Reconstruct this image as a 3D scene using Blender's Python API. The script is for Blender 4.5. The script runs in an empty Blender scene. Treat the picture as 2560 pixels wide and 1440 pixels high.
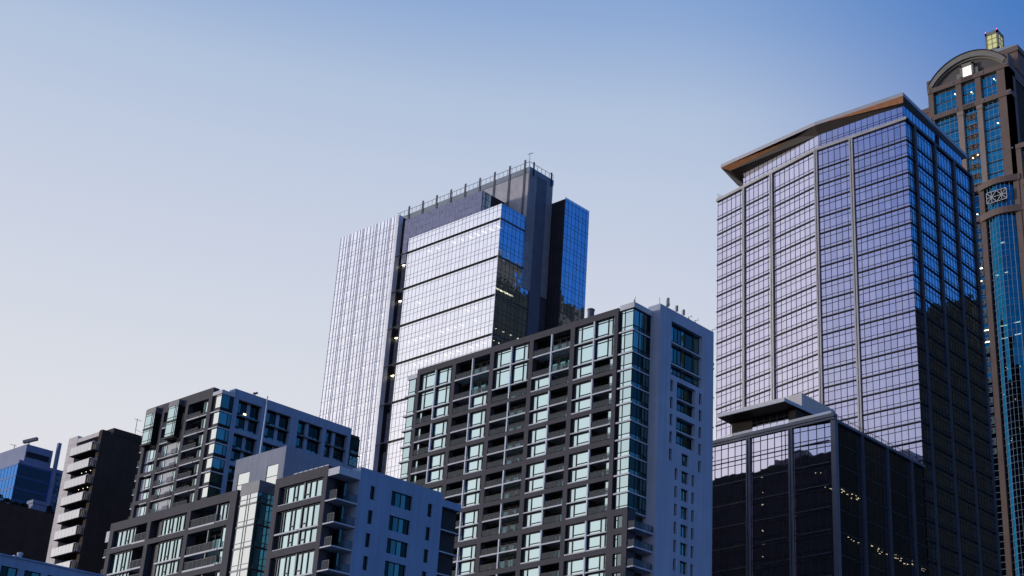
import bpy, math, random
from math import radians, sin, cos, pi
random.seed(7)
scene = bpy.context.scene
COL = scene.collection

# ------------------------------------------------------------------ camera
cam_d = bpy.data.cameras.new("camera")
cam = bpy.data.objects.new("camera", cam_d)
COL.objects.link(cam)
scene.camera = cam
cam_d.sensor_fit = 'HORIZONTAL'
cam_d.sensor_width = 36.0
cam_d.lens = 3551.94 / 2560 * 36.0
cam_d.shift_x = -(1858.889 - 1280) / 2560
cam_d.shift_y = (877.769 - 720) / 2560
cam_d.clip_start = 0.5
cam_d.clip_end = 6000
from mathutils import Matrix, Vector
_az, _pit, _rl = radians(35.19), radians(22.5186), radians(-0.048)
_f = Vector((cos(_az) * cos(_pit), sin(_az) * cos(_pit), sin(_pit)))
_r = Vector((sin(_az), -cos(_az), 0))
_u = _r.cross(_f)
_r2 = _r * cos(_rl) + _u * sin(_rl)
_u2 = _u * cos(_rl) - _r * sin(_rl)
_m = Matrix((_r2, _u2, -_f)).transposed().to_4x4()
_m.translation = Vector((0, 0, 2.0))
cam.matrix_world = _m

# ------------------------------------------------------------------ sky and sun
def lin(c):
    return tuple(((v / 255) / 12.92 if v / 255 <= .04045 else ((v / 255 + .055) / 1.055) ** 2.4) for v in c) + (1.0,)

SUN_AZ, SUN_EL = 86.0, 3.0          # degrees, azimuth measured from +X towards +Y
world = bpy.data.worlds.new("World")
scene.world = world
world.use_nodes = True
nt = world.node_tree
nt.nodes.clear()
def N(t, **k):
    n = nt.nodes.new(t)
    for a, v in k.items(): setattr(n, a, v)
    return n
def ramp(stops):
    n = N('ShaderNodeValToRGB')
    cr = n.color_ramp
    cr.interpolation = 'B_SPLINE' if False else 'EASE' if False else 'LINEAR'
    while len(cr.elements) < len(stops): cr.elements.new(.5)
    for e, (p, c) in zip(cr.elements, stops):
        e.position = p; e.color = lin(c)
    return n
tc = N('ShaderNodeTexCoord')
sep = N('ShaderNodeSeparateXYZ'); nt.links.new(tc.outputs['Generated'], sep.inputs[0])
dotn = N('ShaderNodeVectorMath', operation='DOT_PRODUCT')
nt.links.new(tc.outputs['Generated'], dotn.inputs[0])
dotn.inputs[1].default_value = (cos(radians(SUN_AZ)), sin(radians(SUN_AZ)), 0.0)
mr = N('ShaderNodeMapRange', interpolation_type='SMOOTHSTEP')
nt.links.new(dotn.outputs['Value'], mr.inputs['Value'])
mr.inputs['From Min'].default_value = 0.3
mr.inputs['From Max'].default_value = 0.57
far = ramp([(0.0, (232, 222, 224)), (.14, (214, 210, 224)), (.24, (190, 198, 222)), (.33, (170, 186, 222)), (.45, (128, 154, 212)), (.52, (94, 130, 200)), (.58, (72, 128, 199)), (.75, (52, 104, 184)), (1, (45, 94, 170))])
near = ramp([(0.0, (236, 228, 226)), (.3, (228, 229, 236)), (.36, (219, 224, 234)), (.42, (209, 216, 233)), (.47, (199, 210, 231)), (.53, (181, 199, 226)), (.58, (148, 176, 219)), (.66, (104, 150, 212)), (.78, (72, 122, 200)), (1, (52, 108, 188))])
nt.links.new(sep.outputs['Z'], far.inputs[0]); nt.links.new(sep.outputs['Z'], near.inputs[0])
mixs = N('ShaderNodeMixRGB'); nt.links.new(mr.outputs['Result'], mixs.inputs[0])
nt.links.new(far.outputs[0], mixs.inputs[1]); nt.links.new(near.outputs[0], mixs.inputs[2])
anti = ramp([(0.0, (124, 166, 224)), (.2, (108, 158, 224)), (.33, (80, 136, 212)), (.45, (62, 118, 200)), (.7, (48, 102, 186)), (1, (45, 94, 170))])
nt.links.new(sep.outputs['Z'], anti.inputs[0])
mr2 = N('ShaderNodeMapRange', interpolation_type='SMOOTHSTEP'); dot2 = N('ShaderNodeVectorMath', operation='DOT_PRODUCT'); nt.links.new(tc.outputs['Generated'], dot2.inputs[0])
dot2.inputs[1].default_value = (cos(radians(-52)), sin(radians(-52)), 0.0)
nt.links.new(dot2.outputs['Value'], mr2.inputs['Value'])
mr2.inputs['From Min'].default_value = -0.05; mr2.inputs['From Max'].default_value = 0.65
mixa = N('ShaderNodeMixRGB'); nt.links.new(mr2.outputs['Result'], mixa.inputs[0])
nt.links.new(mixs.outputs[0], mixa.inputs[1]); nt.links.new(anti.outputs[0], mixa.inputs[2])
# the after-sunset glow low in the west, behind and left of the camera
dot3 = N('ShaderNodeVectorMath', operation='DOT_PRODUCT'); nt.links.new(tc.outputs['Generated'], dot3.inputs[0])
dot3.inputs[1].default_value = (cos(radians(118)) * cos(radians(18)), sin(radians(118)) * cos(radians(18)), sin(radians(18)))
mr3 = N('ShaderNodeMapRange', interpolation_type='SMOOTHSTEP'); nt.links.new(dot3.outputs['Value'], mr3.inputs['Value'])
mr3.inputs['From Min'].default_value = 0.78; mr3.inputs['From Max'].default_value = 0.98
glow = N('ShaderNodeMixRGB', blend_type='ADD'); nt.links.new(mr3.outputs['Result'], glow.inputs[0])
nt.links.new(mixa.outputs[0], glow.inputs[1]); glow.inputs[2].default_value = (.30, .27, .26, 1)
bg1 = N('ShaderNodeBackground'); nt.links.new(glow.outputs[0], bg1.inputs[0]); bg1.inputs[1].default_value = 1.0
sky = N('ShaderNodeTexSky', sky_type='NISHITA')
sky.sun_disc = False
sky.sun_elevation = radians(SUN_EL)
sky.sun_rotation = radians(90 - SUN_AZ)
sky.air_density = 1.0; sky.dust_density = 0.4; sky.ozone_density = 3.0
bg2 = N('ShaderNodeBackground'); nt.links.new(sky.outputs[0], bg2.inputs[0]); bg2.inputs[1].default_value = 0.05
mxs = N('ShaderNodeMixShader'); mxs.inputs[0].default_value = 0.06
nt.links.new(bg1.outputs[0], mxs.inputs[1]); nt.links.new(bg2.outputs[0], mxs.inputs[2])
wout = N('ShaderNodeOutputWorld'); nt.links.new(mxs.outputs[0], wout.inputs[0])

sun_d = bpy.data.lights.new("sun", 'SUN')
sun_d.energy = 1.9; sun_d.angle = radians(9); sun_d.color = (1.0, .93, .86)
sun = bpy.data.objects.new("sun", sun_d); COL.objects.link(sun)
_d = Vector((-cos(radians(SUN_AZ + 42)) * cos(radians(SUN_EL)), -sin(radians(SUN_AZ + 42)) * cos(radians(SUN_EL)), -sin(radians(SUN_EL))))
sun.rotation_euler = _d.to_track_quat('-Z', 'Y').to_euler()

scene.view_settings.view_transform = 'Standard'
scene.view_settings.look = 'None'
scene.view_settings.exposure = 0
scene.view_settings.gamma = 1
scene.cycles.max_bounces = 8
scene.cycles.transparent_max_bounces = 8
scene.cycles.use_denoising = True

# ------------------------------------------------------------------ materials
def mat(name, color, rough=.65, metal=0.0, var=.12, scale=.35, spec=.3, emit=None, strength=0, fine=0.0, streak=0.0):
    m = bpy.data.materials.new(name); m.use_nodes = True
    t = m.node_tree; b = t.nodes['Principled BSDF']
    b.inputs['Roughness'].default_value = rough
    b.inputs['Metallic'].default_value = metal
    b.inputs['Specular IOR Level'].default_value = spec
    if emit:
        b.inputs['Base Color'].default_value = (*color, 1)
        b.inputs['Emission Color'].default_value = (*emit, 1)
        b.inputs['Emission Strength'].default_value = strength
        return m
    g = t.nodes.new('ShaderNodeNewGeometry')
    no = t.nodes.new('ShaderNodeTexNoise'); no.inputs['Scale'].default_value = scale; no.inputs['Detail'].default_value = 6
    t.links.new(g.outputs['Position'], no.inputs['Vector'])
    mp = t.nodes.new('ShaderNodeMapRange')
    mp.inputs['From Min'].default_value = .3; mp.inputs['From Max'].default_value = .7
    mp.inputs['To Min'].default_value = 1 - var; mp.inputs['To Max'].default_value = 1 + var
    t.links.new(no.outputs['Fac'], mp.inputs['Value'])
    mx = t.nodes.new('ShaderNodeVectorMath'); mx.operation = 'SCALE'
    mx.inputs[0].default_value = color
    if streak:
        sv = t.nodes.new('ShaderNodeVectorMath'); sv.operation = 'MULTIPLY'; sv.inputs[1].default_value = (1.6, 1.6, .06)
        t.links.new(g.outputs['Position'], sv.inputs[0])
        sn = t.nodes.new('ShaderNodeTexNoise'); sn.inputs['Scale'].default_value = 1; sn.inputs['Detail'].default_value = 4
        t.links.new(sv.outputs[0], sn.inputs['Vector'])
        sm = t.nodes.new('ShaderNodeMath'); sm.operation = 'MULTIPLY_ADD'; sm.inputs[1].default_value = streak * 2; sm.inputs[2].default_value = -streak
        t.links.new(sn.outputs['Fac'], sm.inputs[0])
        sa = t.nodes.new('ShaderNodeMath'); sa.operation = 'ADD'
        t.links.new(mp.outputs[0], sa.inputs[0]); t.links.new(sm.outputs[0], sa.inputs[1]); mp = sa
    if fine:
        n2 = t.nodes.new('ShaderNodeTexNoise'); n2.inputs['Scale'].default_value = 9; n2.inputs['Detail'].default_value = 3
        t.links.new(g.outputs['Position'], n2.inputs['Vector'])
        m2 = t.nodes.new('ShaderNodeMapRange'); m2.inputs['From Min'].default_value = .3; m2.inputs['From Max'].default_value = .7
        m2.inputs['To Min'].default_value = 1 - fine; m2.inputs['To Max'].default_value = 1 + fine
        t.links.new(n2.outputs['Fac'], m2.inputs['Value'])
        mu = t.nodes.new('ShaderNodeMath'); mu.operation = 'MULTIPLY'
        t.links.new(mp.outputs[0], mu.inputs[0]); t.links.new(m2.outputs[0], mu.inputs[1])
        t.links.new(mu.outputs[0], mx.inputs['Scale'])
    else:
        t.links.new(mp.outputs[0], mx.inputs['Scale'])
    t.links.new(mx.outputs[0], b.inputs['Base Color'])
    return m

def glass(name, tint, refl=.8, back=(.02, .03, .035), trans=0.0, tilt=.006, wave=.002, var=.06, blinds=0.0, power=1.0, dark=0.0):
    """coated window glass: mirror-like outer face, per pane tilt and tint; below it either a dark room or (trans) the real room"""
    m = bpy.data.materials.new(name); m.use_nodes = True
    t = m.node_tree; t.nodes.clear(); L = t.links
    def A(ty, **k):
        n = t.nodes.new(ty)
        for a, v in k.items(): setattr(n, a, v)
        return n
    g = A('ShaderNodeNewGeometry')
    wn = A('ShaderNodeTexWhiteNoise', noise_dimensions='1D'); L.new(g.outputs['Random Per Island'], wn.inputs['W'])
    sub = A('ShaderNodeVectorMath', operation='SUBTRACT'); L.new(wn.outputs['Color'], sub.inputs[0]); sub.inputs[1].default_value = (.5, .5, .5)
    sc = A('ShaderNodeVectorMath', operation='SCALE'); L.new(sub.outputs[0], sc.inputs[0]); sc.inputs['Scale'].default_value = tilt
    no = A('ShaderNodeTexNoise'); no.inputs['Scale'].default_value = .5; no.inputs['Detail'].default_value = 1
    L.new(g.outputs['Position'], no.inputs['Vector'])
    s2 = A('ShaderNodeVectorMath', operation='SUBTRACT'); L.new(no.outputs['Color'], s2.inputs[0]); s2.inputs[1].default_value = (.5, .5, .5)
    s3 = A('ShaderNodeVectorMath', operation='SCALE'); L.new(s2.outputs[0], s3.inputs[0]); s3.inputs['Scale'].default_value = wave * 8
    ad = A('ShaderNodeVectorMath', operation='ADD'); L.new(g.outputs['Normal'], ad.inputs[0]); L.new(sc.outputs[0], ad.inputs[1])
    ad2 = A('ShaderNodeVectorMath', operation='ADD'); L.new(ad.outputs[0], ad2.inputs[0]); L.new(s3.outputs[0], ad2.inputs[1])
    nm = A('ShaderNodeVectorMath', operation='NORMALIZE'); L.new(ad2.outputs[0], nm.inputs[0])
    pw = A('ShaderNodeMath', operation='POWER'); pw.inputs[1].default_value = power; L.new(wn.outputs['Value'], pw.inputs[0])
    mp = A('ShaderNodeMapRange'); L.new(pw.outputs[0], mp.inputs['Value'])
    mp.inputs['To Min'].default_value = 1 - var; mp.inputs['To Max'].default_value = 1 + var * .4
    if dark:
        sx = A('ShaderNodeSeparateXYZ'); L.new(wn.outputs['Color'], sx.inputs[0])
        gd = A('ShaderNodeMath', operation='GREATER_THAN'); gd.inputs[1].default_value = dark; L.new(sx.outputs[2], gd.inputs[0])
        md = A('ShaderNodeMapRange'); md.inputs['To Min'].default_value = .34; L.new(gd.outputs[0], md.inputs['Value'])
        mm = A('ShaderNodeMath', operation='MULTIPLY'); L.new(md.outputs[0], mm.inputs[0]); L.new(mp.outputs[0], mm.inputs[1]); mp = mm
    ts = A('ShaderNodeVectorMath', operation='SCALE'); ts.inputs[0].default_value = tint; L.new(mp.outputs[0], ts.inputs['Scale'])
    gl = A('ShaderNodeBsdfGlossy'); gl.inputs['Roughness'].default_value = .02
    L.new(ts.outputs[0], gl.inputs['Color']); L.new(nm.outputs[0], gl.inputs['Normal'])
    if trans:
        bk = A('ShaderNodeBsdfTransparent'); bk.inputs['Color'].default_value = (*back, 1)
    else:
        bk = A('ShaderNodeBsdfDiffuse'); bk.inputs['Color'].default_value = (*back, 1)
        if blinds:
            gt = A('ShaderNodeMath', operation='LESS_THAN'); gt.inputs[1].default_value = blinds
            L.new(wn.outputs['Value'], gt.inputs[0])
            mc = A('ShaderNodeMixRGB'); L.new(gt.outputs[0], mc.inputs[0])
            mc.inputs[1].default_value = (*back, 1); mc.inputs[2].default_value = (.5, .5, .48, 1)
            L.new(mc.outputs[0], bk.inputs['Color'])
    mx = A('ShaderNodeMixShader'); mx.inputs[0].default_value = refl
    L.new(bk.outputs[0], mx.inputs[1]); L.new(gl.outputs[0], mx.inputs[2])
    o = A('ShaderNodeOutputMaterial'); L.new(mx.outputs[0], o.inputs[0])
    return m

M = dict(
    frame_dark=mat('frame_dark', (.060, .057, .068), .75, streak=.22, var=.1, fine=.12),
    charcoal=mat('charcoal', (.044, .043, .044), .85, spec=.15),
    recess=mat('recess', (.048, .042, .038), .9, spec=.1),
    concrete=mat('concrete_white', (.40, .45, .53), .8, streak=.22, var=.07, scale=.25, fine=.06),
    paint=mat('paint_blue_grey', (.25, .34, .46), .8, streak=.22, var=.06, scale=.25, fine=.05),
    grey_wall=mat('grey_wall', (.27, .29, .34), .85, streak=.22, var=.08, fine=.12),
    trim=mat('trim_white', (.52, .53, .56), .5),
    post=mat('post_white', (.58, .60, .64), .45),
    metal_dark=mat('metal_dark', (.012, .011, .010), .5, spec=.2),
    metal_blue=mat('metal_blue', (.010, .012, .022), .5, spec=.25),
    metal_grey=mat('metal_grey', (.12, .125, .14), .45, metal=.3),
    rail=mat('rail_metal', (.045, .05, .06), .4, metal=.4),
    rail_glass=glass('rail_glass', (.5, .55, .6), .10, (.35, .37, .4), trans=1, tilt=.0),
    pale_cell=mat('pale_panel', (.50, .50, .53), .6, var=.05),
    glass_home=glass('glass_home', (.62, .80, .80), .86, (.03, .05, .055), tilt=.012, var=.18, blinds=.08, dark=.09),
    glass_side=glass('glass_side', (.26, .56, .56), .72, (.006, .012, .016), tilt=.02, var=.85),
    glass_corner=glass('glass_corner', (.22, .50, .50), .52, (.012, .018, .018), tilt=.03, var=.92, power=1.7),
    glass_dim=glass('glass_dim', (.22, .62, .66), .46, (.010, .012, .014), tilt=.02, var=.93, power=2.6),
    glass_pale=glass('glass_pale', (.76, .80, .76), .92, (.3, .31, .3), tilt=.006, var=.05),
    beige=mat('beige_wall', (.66, .60, .57), .8, streak=.22, var=.05, fine=.05),
    dark_brown=mat('dark_brown', (.058, .042, .034), .85, streak=.22, spec=.15),
    balc_glass=mat('balcony_panel', (.70, .68, .64), .35, spec=.5, var=.04),
    blue_metal=mat('blue_metal', (.035, .085, .26), .5, var=.1),
    blue_pale=mat('blue_pale', (.16, .20, .33), .6, var=.1),
    roof=mat('roof_gravel', (.10, .10, .11), .9),
)

# ------------------------------------------------------------------ mesh helpers
class MB:
    def __init__(self): self.v = []; self.f = []; self.mi = []
    def quad(self, a, b, c, d, mi=0):
        i = len(self.v); self.v += [tuple(a), tuple(b), tuple(c), tuple(d)]
        self.f.append((i, i + 1, i + 2, i + 3)); self.mi.append(mi)
    def poly(self, pts, mi=0):
        i = len(self.v); self.v += [tuple(p) for p in pts]
        self.f.append(tuple(range(i, i + len(pts)))); self.mi.append(mi)
    def box(self, x0, x1, y0, y1, z0, z1, mi=0):
        self.hexa([(x0, y0, z0), (x1, y0, z0), (x1, y1, z0), (x0, y1, z0), (x0, y0, z1), (x1, y0, z1), (x1, y1, z1), (x0, y1, z1)], mi)
    def hexa(self, p, mi=0):
        a, b, c = (Vector(p[1]) - Vector(p[0])), (Vector(p[3]) - Vector(p[0])), (Vector(p[4]) - Vector(p[0]))
        i = len(self.v); self.v += [tuple(q) for q in p]
        fs = [(0, 3, 2, 1), (4, 5, 6, 7), (0, 1, 5, 4), (1, 2, 6, 5), (2, 3, 7, 6), (3, 0, 4, 7)]
        if a.cross(b).dot(c) < 0: fs = [tuple(reversed(q)) for q in fs]
        for q in fs: self.f.append(tuple(i + k for k in q)); self.mi.append(mi)
    def cyl(self, x, y, z0, z1, r0, r1=None, n=12, mi=0):
        r1 = r0 if r1 is None else r1
        i = len(self.v)
        for k in range(n):
            a = 2 * pi * k / n; self.v.append((x + r0 * cos(a), y + r0 * sin(a), z0))
        for k in range(n):
            a = 2 * pi * k / n; self.v.append((x + r1 * cos(a), y + r1 * sin(a), z1))
        for k in range(n):
            j = (k + 1) % n; self.f.append((i + k, i + j, i + n + j, i + n + k)); self.mi.append(mi)
        self.f.append(tuple(i + n + k for k in range(n))); self.mi.append(mi)
        self.f.append(tuple(i + n - 1 - k for k in range(n))); self.mi.append(mi)
    def bar(self, p, q, w, mi=0):
        p, q = Vector(p), Vector(q); d = (q - p).normalized()
        s = d.cross(Vector((0, 0, 1)))
        s = Vector((1, 0, 0)) if s.length < .01 else s.normalized()
        t = d.cross(s).normalized(); s *= w / 2; t *= w / 2
        self.hexa([p - s - t, p + s - t, p + s + t, p - s + t, q - s - t, q + s - t, q + s + t, q - s + t], mi)
    def add(self, o):
        i = len(self.v); self.v += o.v
        self.f += [tuple(i + k for k in q) for q in o.f]; self.mi += o.mi
    def build(self, name, mats, parent=None, label=None, kind=None):
        me = bpy.data.meshes.new(name)
        me.from_pydata(self.v, [], self.f)
        mats = mats if isinstance(mats, (list, tuple)) else [mats]
        for m in mats: me.materials.append(M[m] if isinstance(m, str) else m)
        me.polygons.foreach_set('material_index', self.mi)
        me.update()
        o = bpy.data.objects.new(name, me); COL.objects.link(o)
        if parent is not None:
            o.parent = parent
            o.matrix_parent_inverse = Matrix.Translation(-parent.location)
        if label: o['label'] = label
        if kind: o['kind'] = kind
        return o

class Face:
    """a facade: u runs along it, n points outward, z up"""
    def __init__(self, mb, org, u, n): self.mb = mb; self.o = org; self.u = u; self.n = n
    def P(self, u, n, z): return (self.o[0] + u * self.u[0] + n * self.n[0], self.o[1] + u * self.u[1] + n * self.n[1], z)
    def box(self, u0, u1, z0, z1, n0, n1, mi=0):
        P = self.P
        self.mb.hexa([P(u0, n0, z0), P(u1, n0, z0), P(u1, n1, z0), P(u0, n1, z0), P(u0, n0, z1), P(u1, n0, z1), P(u1, n1, z1), P(u0, n1, z1)], mi)
    def pane(self, u0, u1, z0, z1, n, mi=1):
        P = self.P; a, b, c, d = P(u0, n, z0), P(u1, n, z0), P(u1, n, z1), P(u0, n, z1)
        nv = (Vector(b) - Vector(a)).cross(Vector(d) - Vector(a))
        if nv.x * self.n[0] + nv.y * self.n[1] < 0: a, b, c, d = b, a, d, c
        self.mb.quad(a, b, c, d, mi)
    def wall(self, u0, u1, z0, z1, holes, depth, mi=0, back=None):
        """flat wall at n=0 with rectangular openings and their reveals"""
        us = sorted({u0, u1, *[h[0] for h in holes], *[h[1] for h in holes]})
        zs = sorted({z0, z1, *[h[2] for h in holes], *[h[3] for h in holes]})
        inh = lambda a, b: any(h[0] < a < h[1] and h[2] < b < h[3] for h in holes)
        for j in range(len(zs) - 1):
            run = None
            for i in range(len(us) - 1):
                solid = not inh((us[i] + us[i + 1]) / 2, (zs[j] + zs[j + 1]) / 2)
                if solid and run is None: run = us[i]
                if run is not None and (not solid or i == len(us) - 2):
                    self.pane(run, us[i + 1] if solid else us[i], zs[j], zs[j + 1], 0, mi); run = None
        P = self.P
        for h in holes:
            a, b, c, d = h[:4]; e = -depth
            self.mb.quad(P(a, 0, c), P(a, e, c), P(a, e, d), P(a, 0, d), mi)
            self.mb.quad(P(b, 0, d), P(b, e, d), P(b, e, c), P(b, 0, c), mi)
            self.mb.quad(P(a, 0, d), P(a, e, d), P(b, e, d), P(b, 0, d), mi)
            self.mb.quad(P(b, 0, c), P(b, e, c), P(a, e, c), P(a, 0, c), mi)

def XF(mb, X): return Face(mb, (X, 0), (0, 1), (-1, 0))       # facade looking towards -X, u = Y
def YF(mb, Y): return Face(mb, (0, Y), (1, 0), (0, -1))       # facade looking towards -Y, u = X

def thing(name, label, cat, loc, group=None):
    o = bpy.data.objects.new(name, None); COL.objects.link(o); o.location = loc
    o['label'] = label; o['category'] = cat
    if group: o['group'] = group
    o.empty_display_size = 1
    return o

def emit(name, items, mats, parent, limit=100):
    """items: mesh builders; the 100 nearest become parts of their own, the rest one part"""
    def dist(m):
        n = len(m.v); return sum((p[0] ** 2 + p[1] ** 2 + p[2] ** 2) ** .5 for p in m.v) / n
    items = sorted([m for m in items if m.v], key=dist)
    for m in items[:limit]: m.build(name, mats, parent)
    if items[limit:]:
        r = MB()
        for m in items[limit:]: r.add(m)
        r.build(name, mats, parent, kind='stuff')

def glazing(F, u0, u1, z0, z1, n, us, zs, w=.07, d=.05, gi=1, fi=0):
    """panes with mullions at us (absolute u) and transoms at zs, framed"""
    U = [u0] + sorted(us) + [u1]; Z = [z0] + sorted(zs) + [z1]
    for i in range(len(U) - 1):
        for j in range(len(Z) - 1): F.pane(U[i], U[i + 1], Z[j], Z[j + 1], n, gi)
    for u in U: F.box(max(u - w / 2, u0), min(u + w / 2, u1), z0, z1, n - .02, n + d, fi)
    for z in Z:
        a, b = max(z - w / 2, z0), min(z + w / 2, z1)
        F.box(u0 + .001, u1 - .001, a, b, n - .018, n + d - .006, fi)

def railing(F, u0, u1, z, n, h=1.0, ri=1, gi=2, step=1.25):
    F.box(u0, u1, z + h - .05, z + h, n - .03, n + .03, ri)
    k = max(1, round((u1 - u0) / step))
    for i in range(k + 1):
        u = u0 + (u1 - u0) * i / k
        F.box(u - .025, u + .025, z, z + h - .05, n - .025, n + .025, ri)
    F.pane(u0, u1, z + .08, z + h - .08, n, gi)

# ================================================================== ground
g = MB(); g.box(-1500, 2500, -1500, 2500, -1, 0)
gm = mat('ground_asphalt', (.06, .06, .065), .9)
o = g.build('ground', gm); o['kind'] = 'structure'


# ================================================================== dark grid apartment tower (centre)
def apartment_tower():
    T = thing('apartment_tower', 'tall dark grid apartment tower with balconies and a white concrete end wall, nearest the centre', 'apartment building', (165, 153, 0))
    X = 155.0
    floors = [93.2, 89.4, 85.75, 83.0, 80.1, 77.4, 74.5, 71.7, 68.85, 66.1, 63.3, 60.45, 57.65, 54.85, 52.0, 49.2, 46.4, 43.6, 40.8, 38.0, 35.2]
    cols = [(177.95, 178.7), (169.15, 170.0), (160.15, 161.05), (151.25, 152.15), (142.3, 143.2), (133.3, 134.1)]
    beams = [(92.63, 93.75), (82.83, 83.5), (77.05, 77.8), (71.27, 72.2), (65.75, 66.5), (60.0, 60.9), (54.43, 55.3), (48.8, 49.65), (43.2, 44.0), (37.6, 38.4)]
    # body behind the frame
    b = MB()
    b.box(157.0, 173.5, 131.05, 178.7, 0, 92.9); b.box(159.7, 173.5, 129.5, 131.05, 0, 92.9)
    b.box(155.05, 157.0, 133.4, 178.65, 0, 38.0)
    b.build('wall', 'charcoal', T)
    r = MB(); r.box(156.2, 173.3, 133.4, 178.6, 92.9, 93.2)
    r.build('roof', 'roof', T)
    # penthouse plant room and its stepped outline on the roof
    p = MB(); p.box(161.5, 170, 146, 160, 93.2, 95.6); p.box(163, 169, 163, 170, 93.2, 94.9); p.box(164, 168, 150.5, 155, 95.6, 97.2)
    p.cyl(158, 141.75, 93.2, 96.5, .55, n=20); p.cyl(158, 141.75, 96.5, 96.75, .62, n=20)
    p.build('roof_plant', 'metal_grey', T)
    # the frame
    f = MB(); F = XF(f, X)
    for a, c in cols: F.box(a, c, 38, 92.63, -1.0, 0)
    for z0, z1 in beams:
        if z1 > 93: F.box(133.3, 178.7, z0, z1, -1.1, .003)
        else:
            for (a0, a1), (c0, c1) in zip(cols[1:], cols[:-1]): F.box(a1, c0, z0, z1, -1.0, -.004)
    # lower dark wall under the corner bay
    lows = [(57.95, 59.85), (55.1, 57.0), (52.25, 54.15), (49.45, 51.3), (46.6, 48.5)]
    Fw = XF(f, X - .004); Fw.wall(130.2, 133.3, 38, 60.9, [(131.15, 132.75, a, c) for a, c in lows], .5)
    f.quad((X, 130.2, 38), (X, 130.2, 60.9), (157, 130.2, 60.9), (157, 130.2, 38))
    f.quad((X, 130.2, 60.9), (X, 133.3, 60.9), (157, 133.3, 60.9), (157, 130.2, 60.9))
    f.build('facade_frame', 'frame_dark', T)
    # posts
    posts = []
    mods = [(83.5, 92.63)] + [(beams[i + 1][1], beams[i][0]) for i in range(1, len(beams) - 1)]
    for (a0, a1), (c0, c1) in zip(cols[1:], cols[:-1]):
        mid = (a1 + c0) / 2
        for z0, z1 in mods:
            m = MB(); XF(m, X).box(mid - .13, mid + .13, z0, z1, -.25, .06); posts.append(m)
    emit('post', posts, 'post', T)
    # cells
    wins, balcs = [], []
    def window(u0, u1, z0, z1, side, tall):
        m = MB(); F = XF(m, X)
        F.box(u0, u1, z0, z1, -2.0, -.46, 3)
        h = z1 - z0
        zs = [z0 + .62] + ([z1 - .5] if tall else [])
        if side == 'L': us = [u1 - .38, u1 - 1.25]     # narrow panes on the far (left) side
        else: us = [u0 + .55, u0 + 1.45]
        gl = (u0 + .12, u1 - .12) if side == 'R' else (u0 + .12, u1 - .05)
        glazing(F, gl[0], gl[1], z0 + .12, z1 - .06, -.42, us, [], .14, .10, 1, 0)
        big = (us[1], gl[0]) if side == 'L' else (us[1], gl[1])
        lo, hi = min(big), max(big)
        for z in zs: F.box(lo, hi, z - .06, z + .06, -.415, -.33, 0)
        nz = (us[0], gl[1]) if side == 'L' else (gl[0], us[0])
        F.box(nz[0], nz[1], z0 + h * .48, z0 + h * .48 + .1, -.415, -.33, 0)
        if tall:
            nx = (us[1], us[0]); F.box(min(nx), max(nx), z1 - .54, z1 - .46, -.415, -.33, 0)
        # shelf edge in front of the window
        F.box(u0, u1, z0 - .02, z0 + .16, -.42, .02, 2)
        wins.append(m)
    def balcony(u0, u1, z0, z1, strip=None, bottom=False, furn=0):
        m = MB(); F = XF(m, X)
        n0 = -.04
        if not bottom: F.box(u0, u1, z0 - .02, z0 + .22, -2.0, .05, 2)
        else: F.box(u0, u1, z0 - .02, z0 + .05, -2.0, -.1, 3)
        railing(F, u0, u1, z0 + (.2 if not bottom else .02), -.06, 1.0, 4, 5)
        # dark glazed doors at the back of the recess
        F.pane(u0 + .1, u1 - .1, z0 + .25, z1 - .25, -1.96, 6)
        k = 3
        for i in range(k + 1):
            u = u0 + .1 + (u1 - u0 - .2) * i / k
            F.box(u - .05, u + .05, z0 + .25, z1 - .2, -1.96, -1.88, 0)
        if strip:
            a, c = (u1 - 1.0, u1 - .05) if strip == 'L' else (u0 + .05, u0 + .95)
            F.box(a - .05, c + .05, z0, z1, -2.0, -.46, 3)
            glazing(F, a, c, z0 + .22, z1 - .05, -.42, [(a + c) / 2 + .1] if strip == 'L' else [], [z0 + .8], .08, .08, 1, 0)
        if furn:
            x = u0 + (u1 - u0) * random.uniform(.3, .7)
            F.box(x - .35, x + .35, z0 + .22, z0 + .62, -1.0, -.4, 4)
            F.box(x + .25, x + .35, z0 + .62, z0 + 1.1, -1.0, -.4, 4)
        balcs.append(m)
    def floors_in(z0, z1):
        fl = [z0] + [z for z in floors if z0 + .8 < z < z1 - .8] + [z1]
        fl = sorted(fl); return list(zip(fl[:-1], fl[1:]))[::-1]
    for ci in range(5):
        u0, u1 = cols[ci + 1][1], cols[ci][0]; mid = (u0 + u1) / 2
        for mi_, (z0, z1) in enumerate(mods):
            for k, (a, c) in enumerate(floors_in(z0, z1)):
                nfl = len(floors_in(z0, z1)); bottom = (k == nfl - 1); c -= .12 if k else 0
                if mi_ == 0:
                    pat = ['LwRw', 'LbRb', 'LwRw', 'LbRb', 'LwRw'][ci] if k < 2 else ['LnRw', 'LbRw', 'LbRb', 'LwRb', 'LwRs'][ci]
                else:
                    pat = ['LnRw', 'LbRw', 'LbRb', 'LwRb', 'LwRs'][ci]
                    if ci == 4 and mi_ >= 5: pat = 'LwRw'
                    if ci == 2 and mi_ == 6 and bottom: pat = 'LwRb'
                    if ci == 2 and mi_ >= 7: pat = 'LwRw'
                for half, (h0, h1) in (('L', (mid + .13, u1)), ('R', (u0, mid - .13))):
                    ch = pat[pat.index(half) + 1]
                    if ch == 'w': window(h0, h1, a, c, half, mi_ == 0 and k < 2)
                    else: balcony(h0, h1, a, c, {'n': 'L', 's': 'R'}.get(ch), bottom, random.random() < .45)
    wm = ['metal_blue', 'glass_home', 'trim', 'charcoal']
    emit('window', wins, wm, T)
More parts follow.
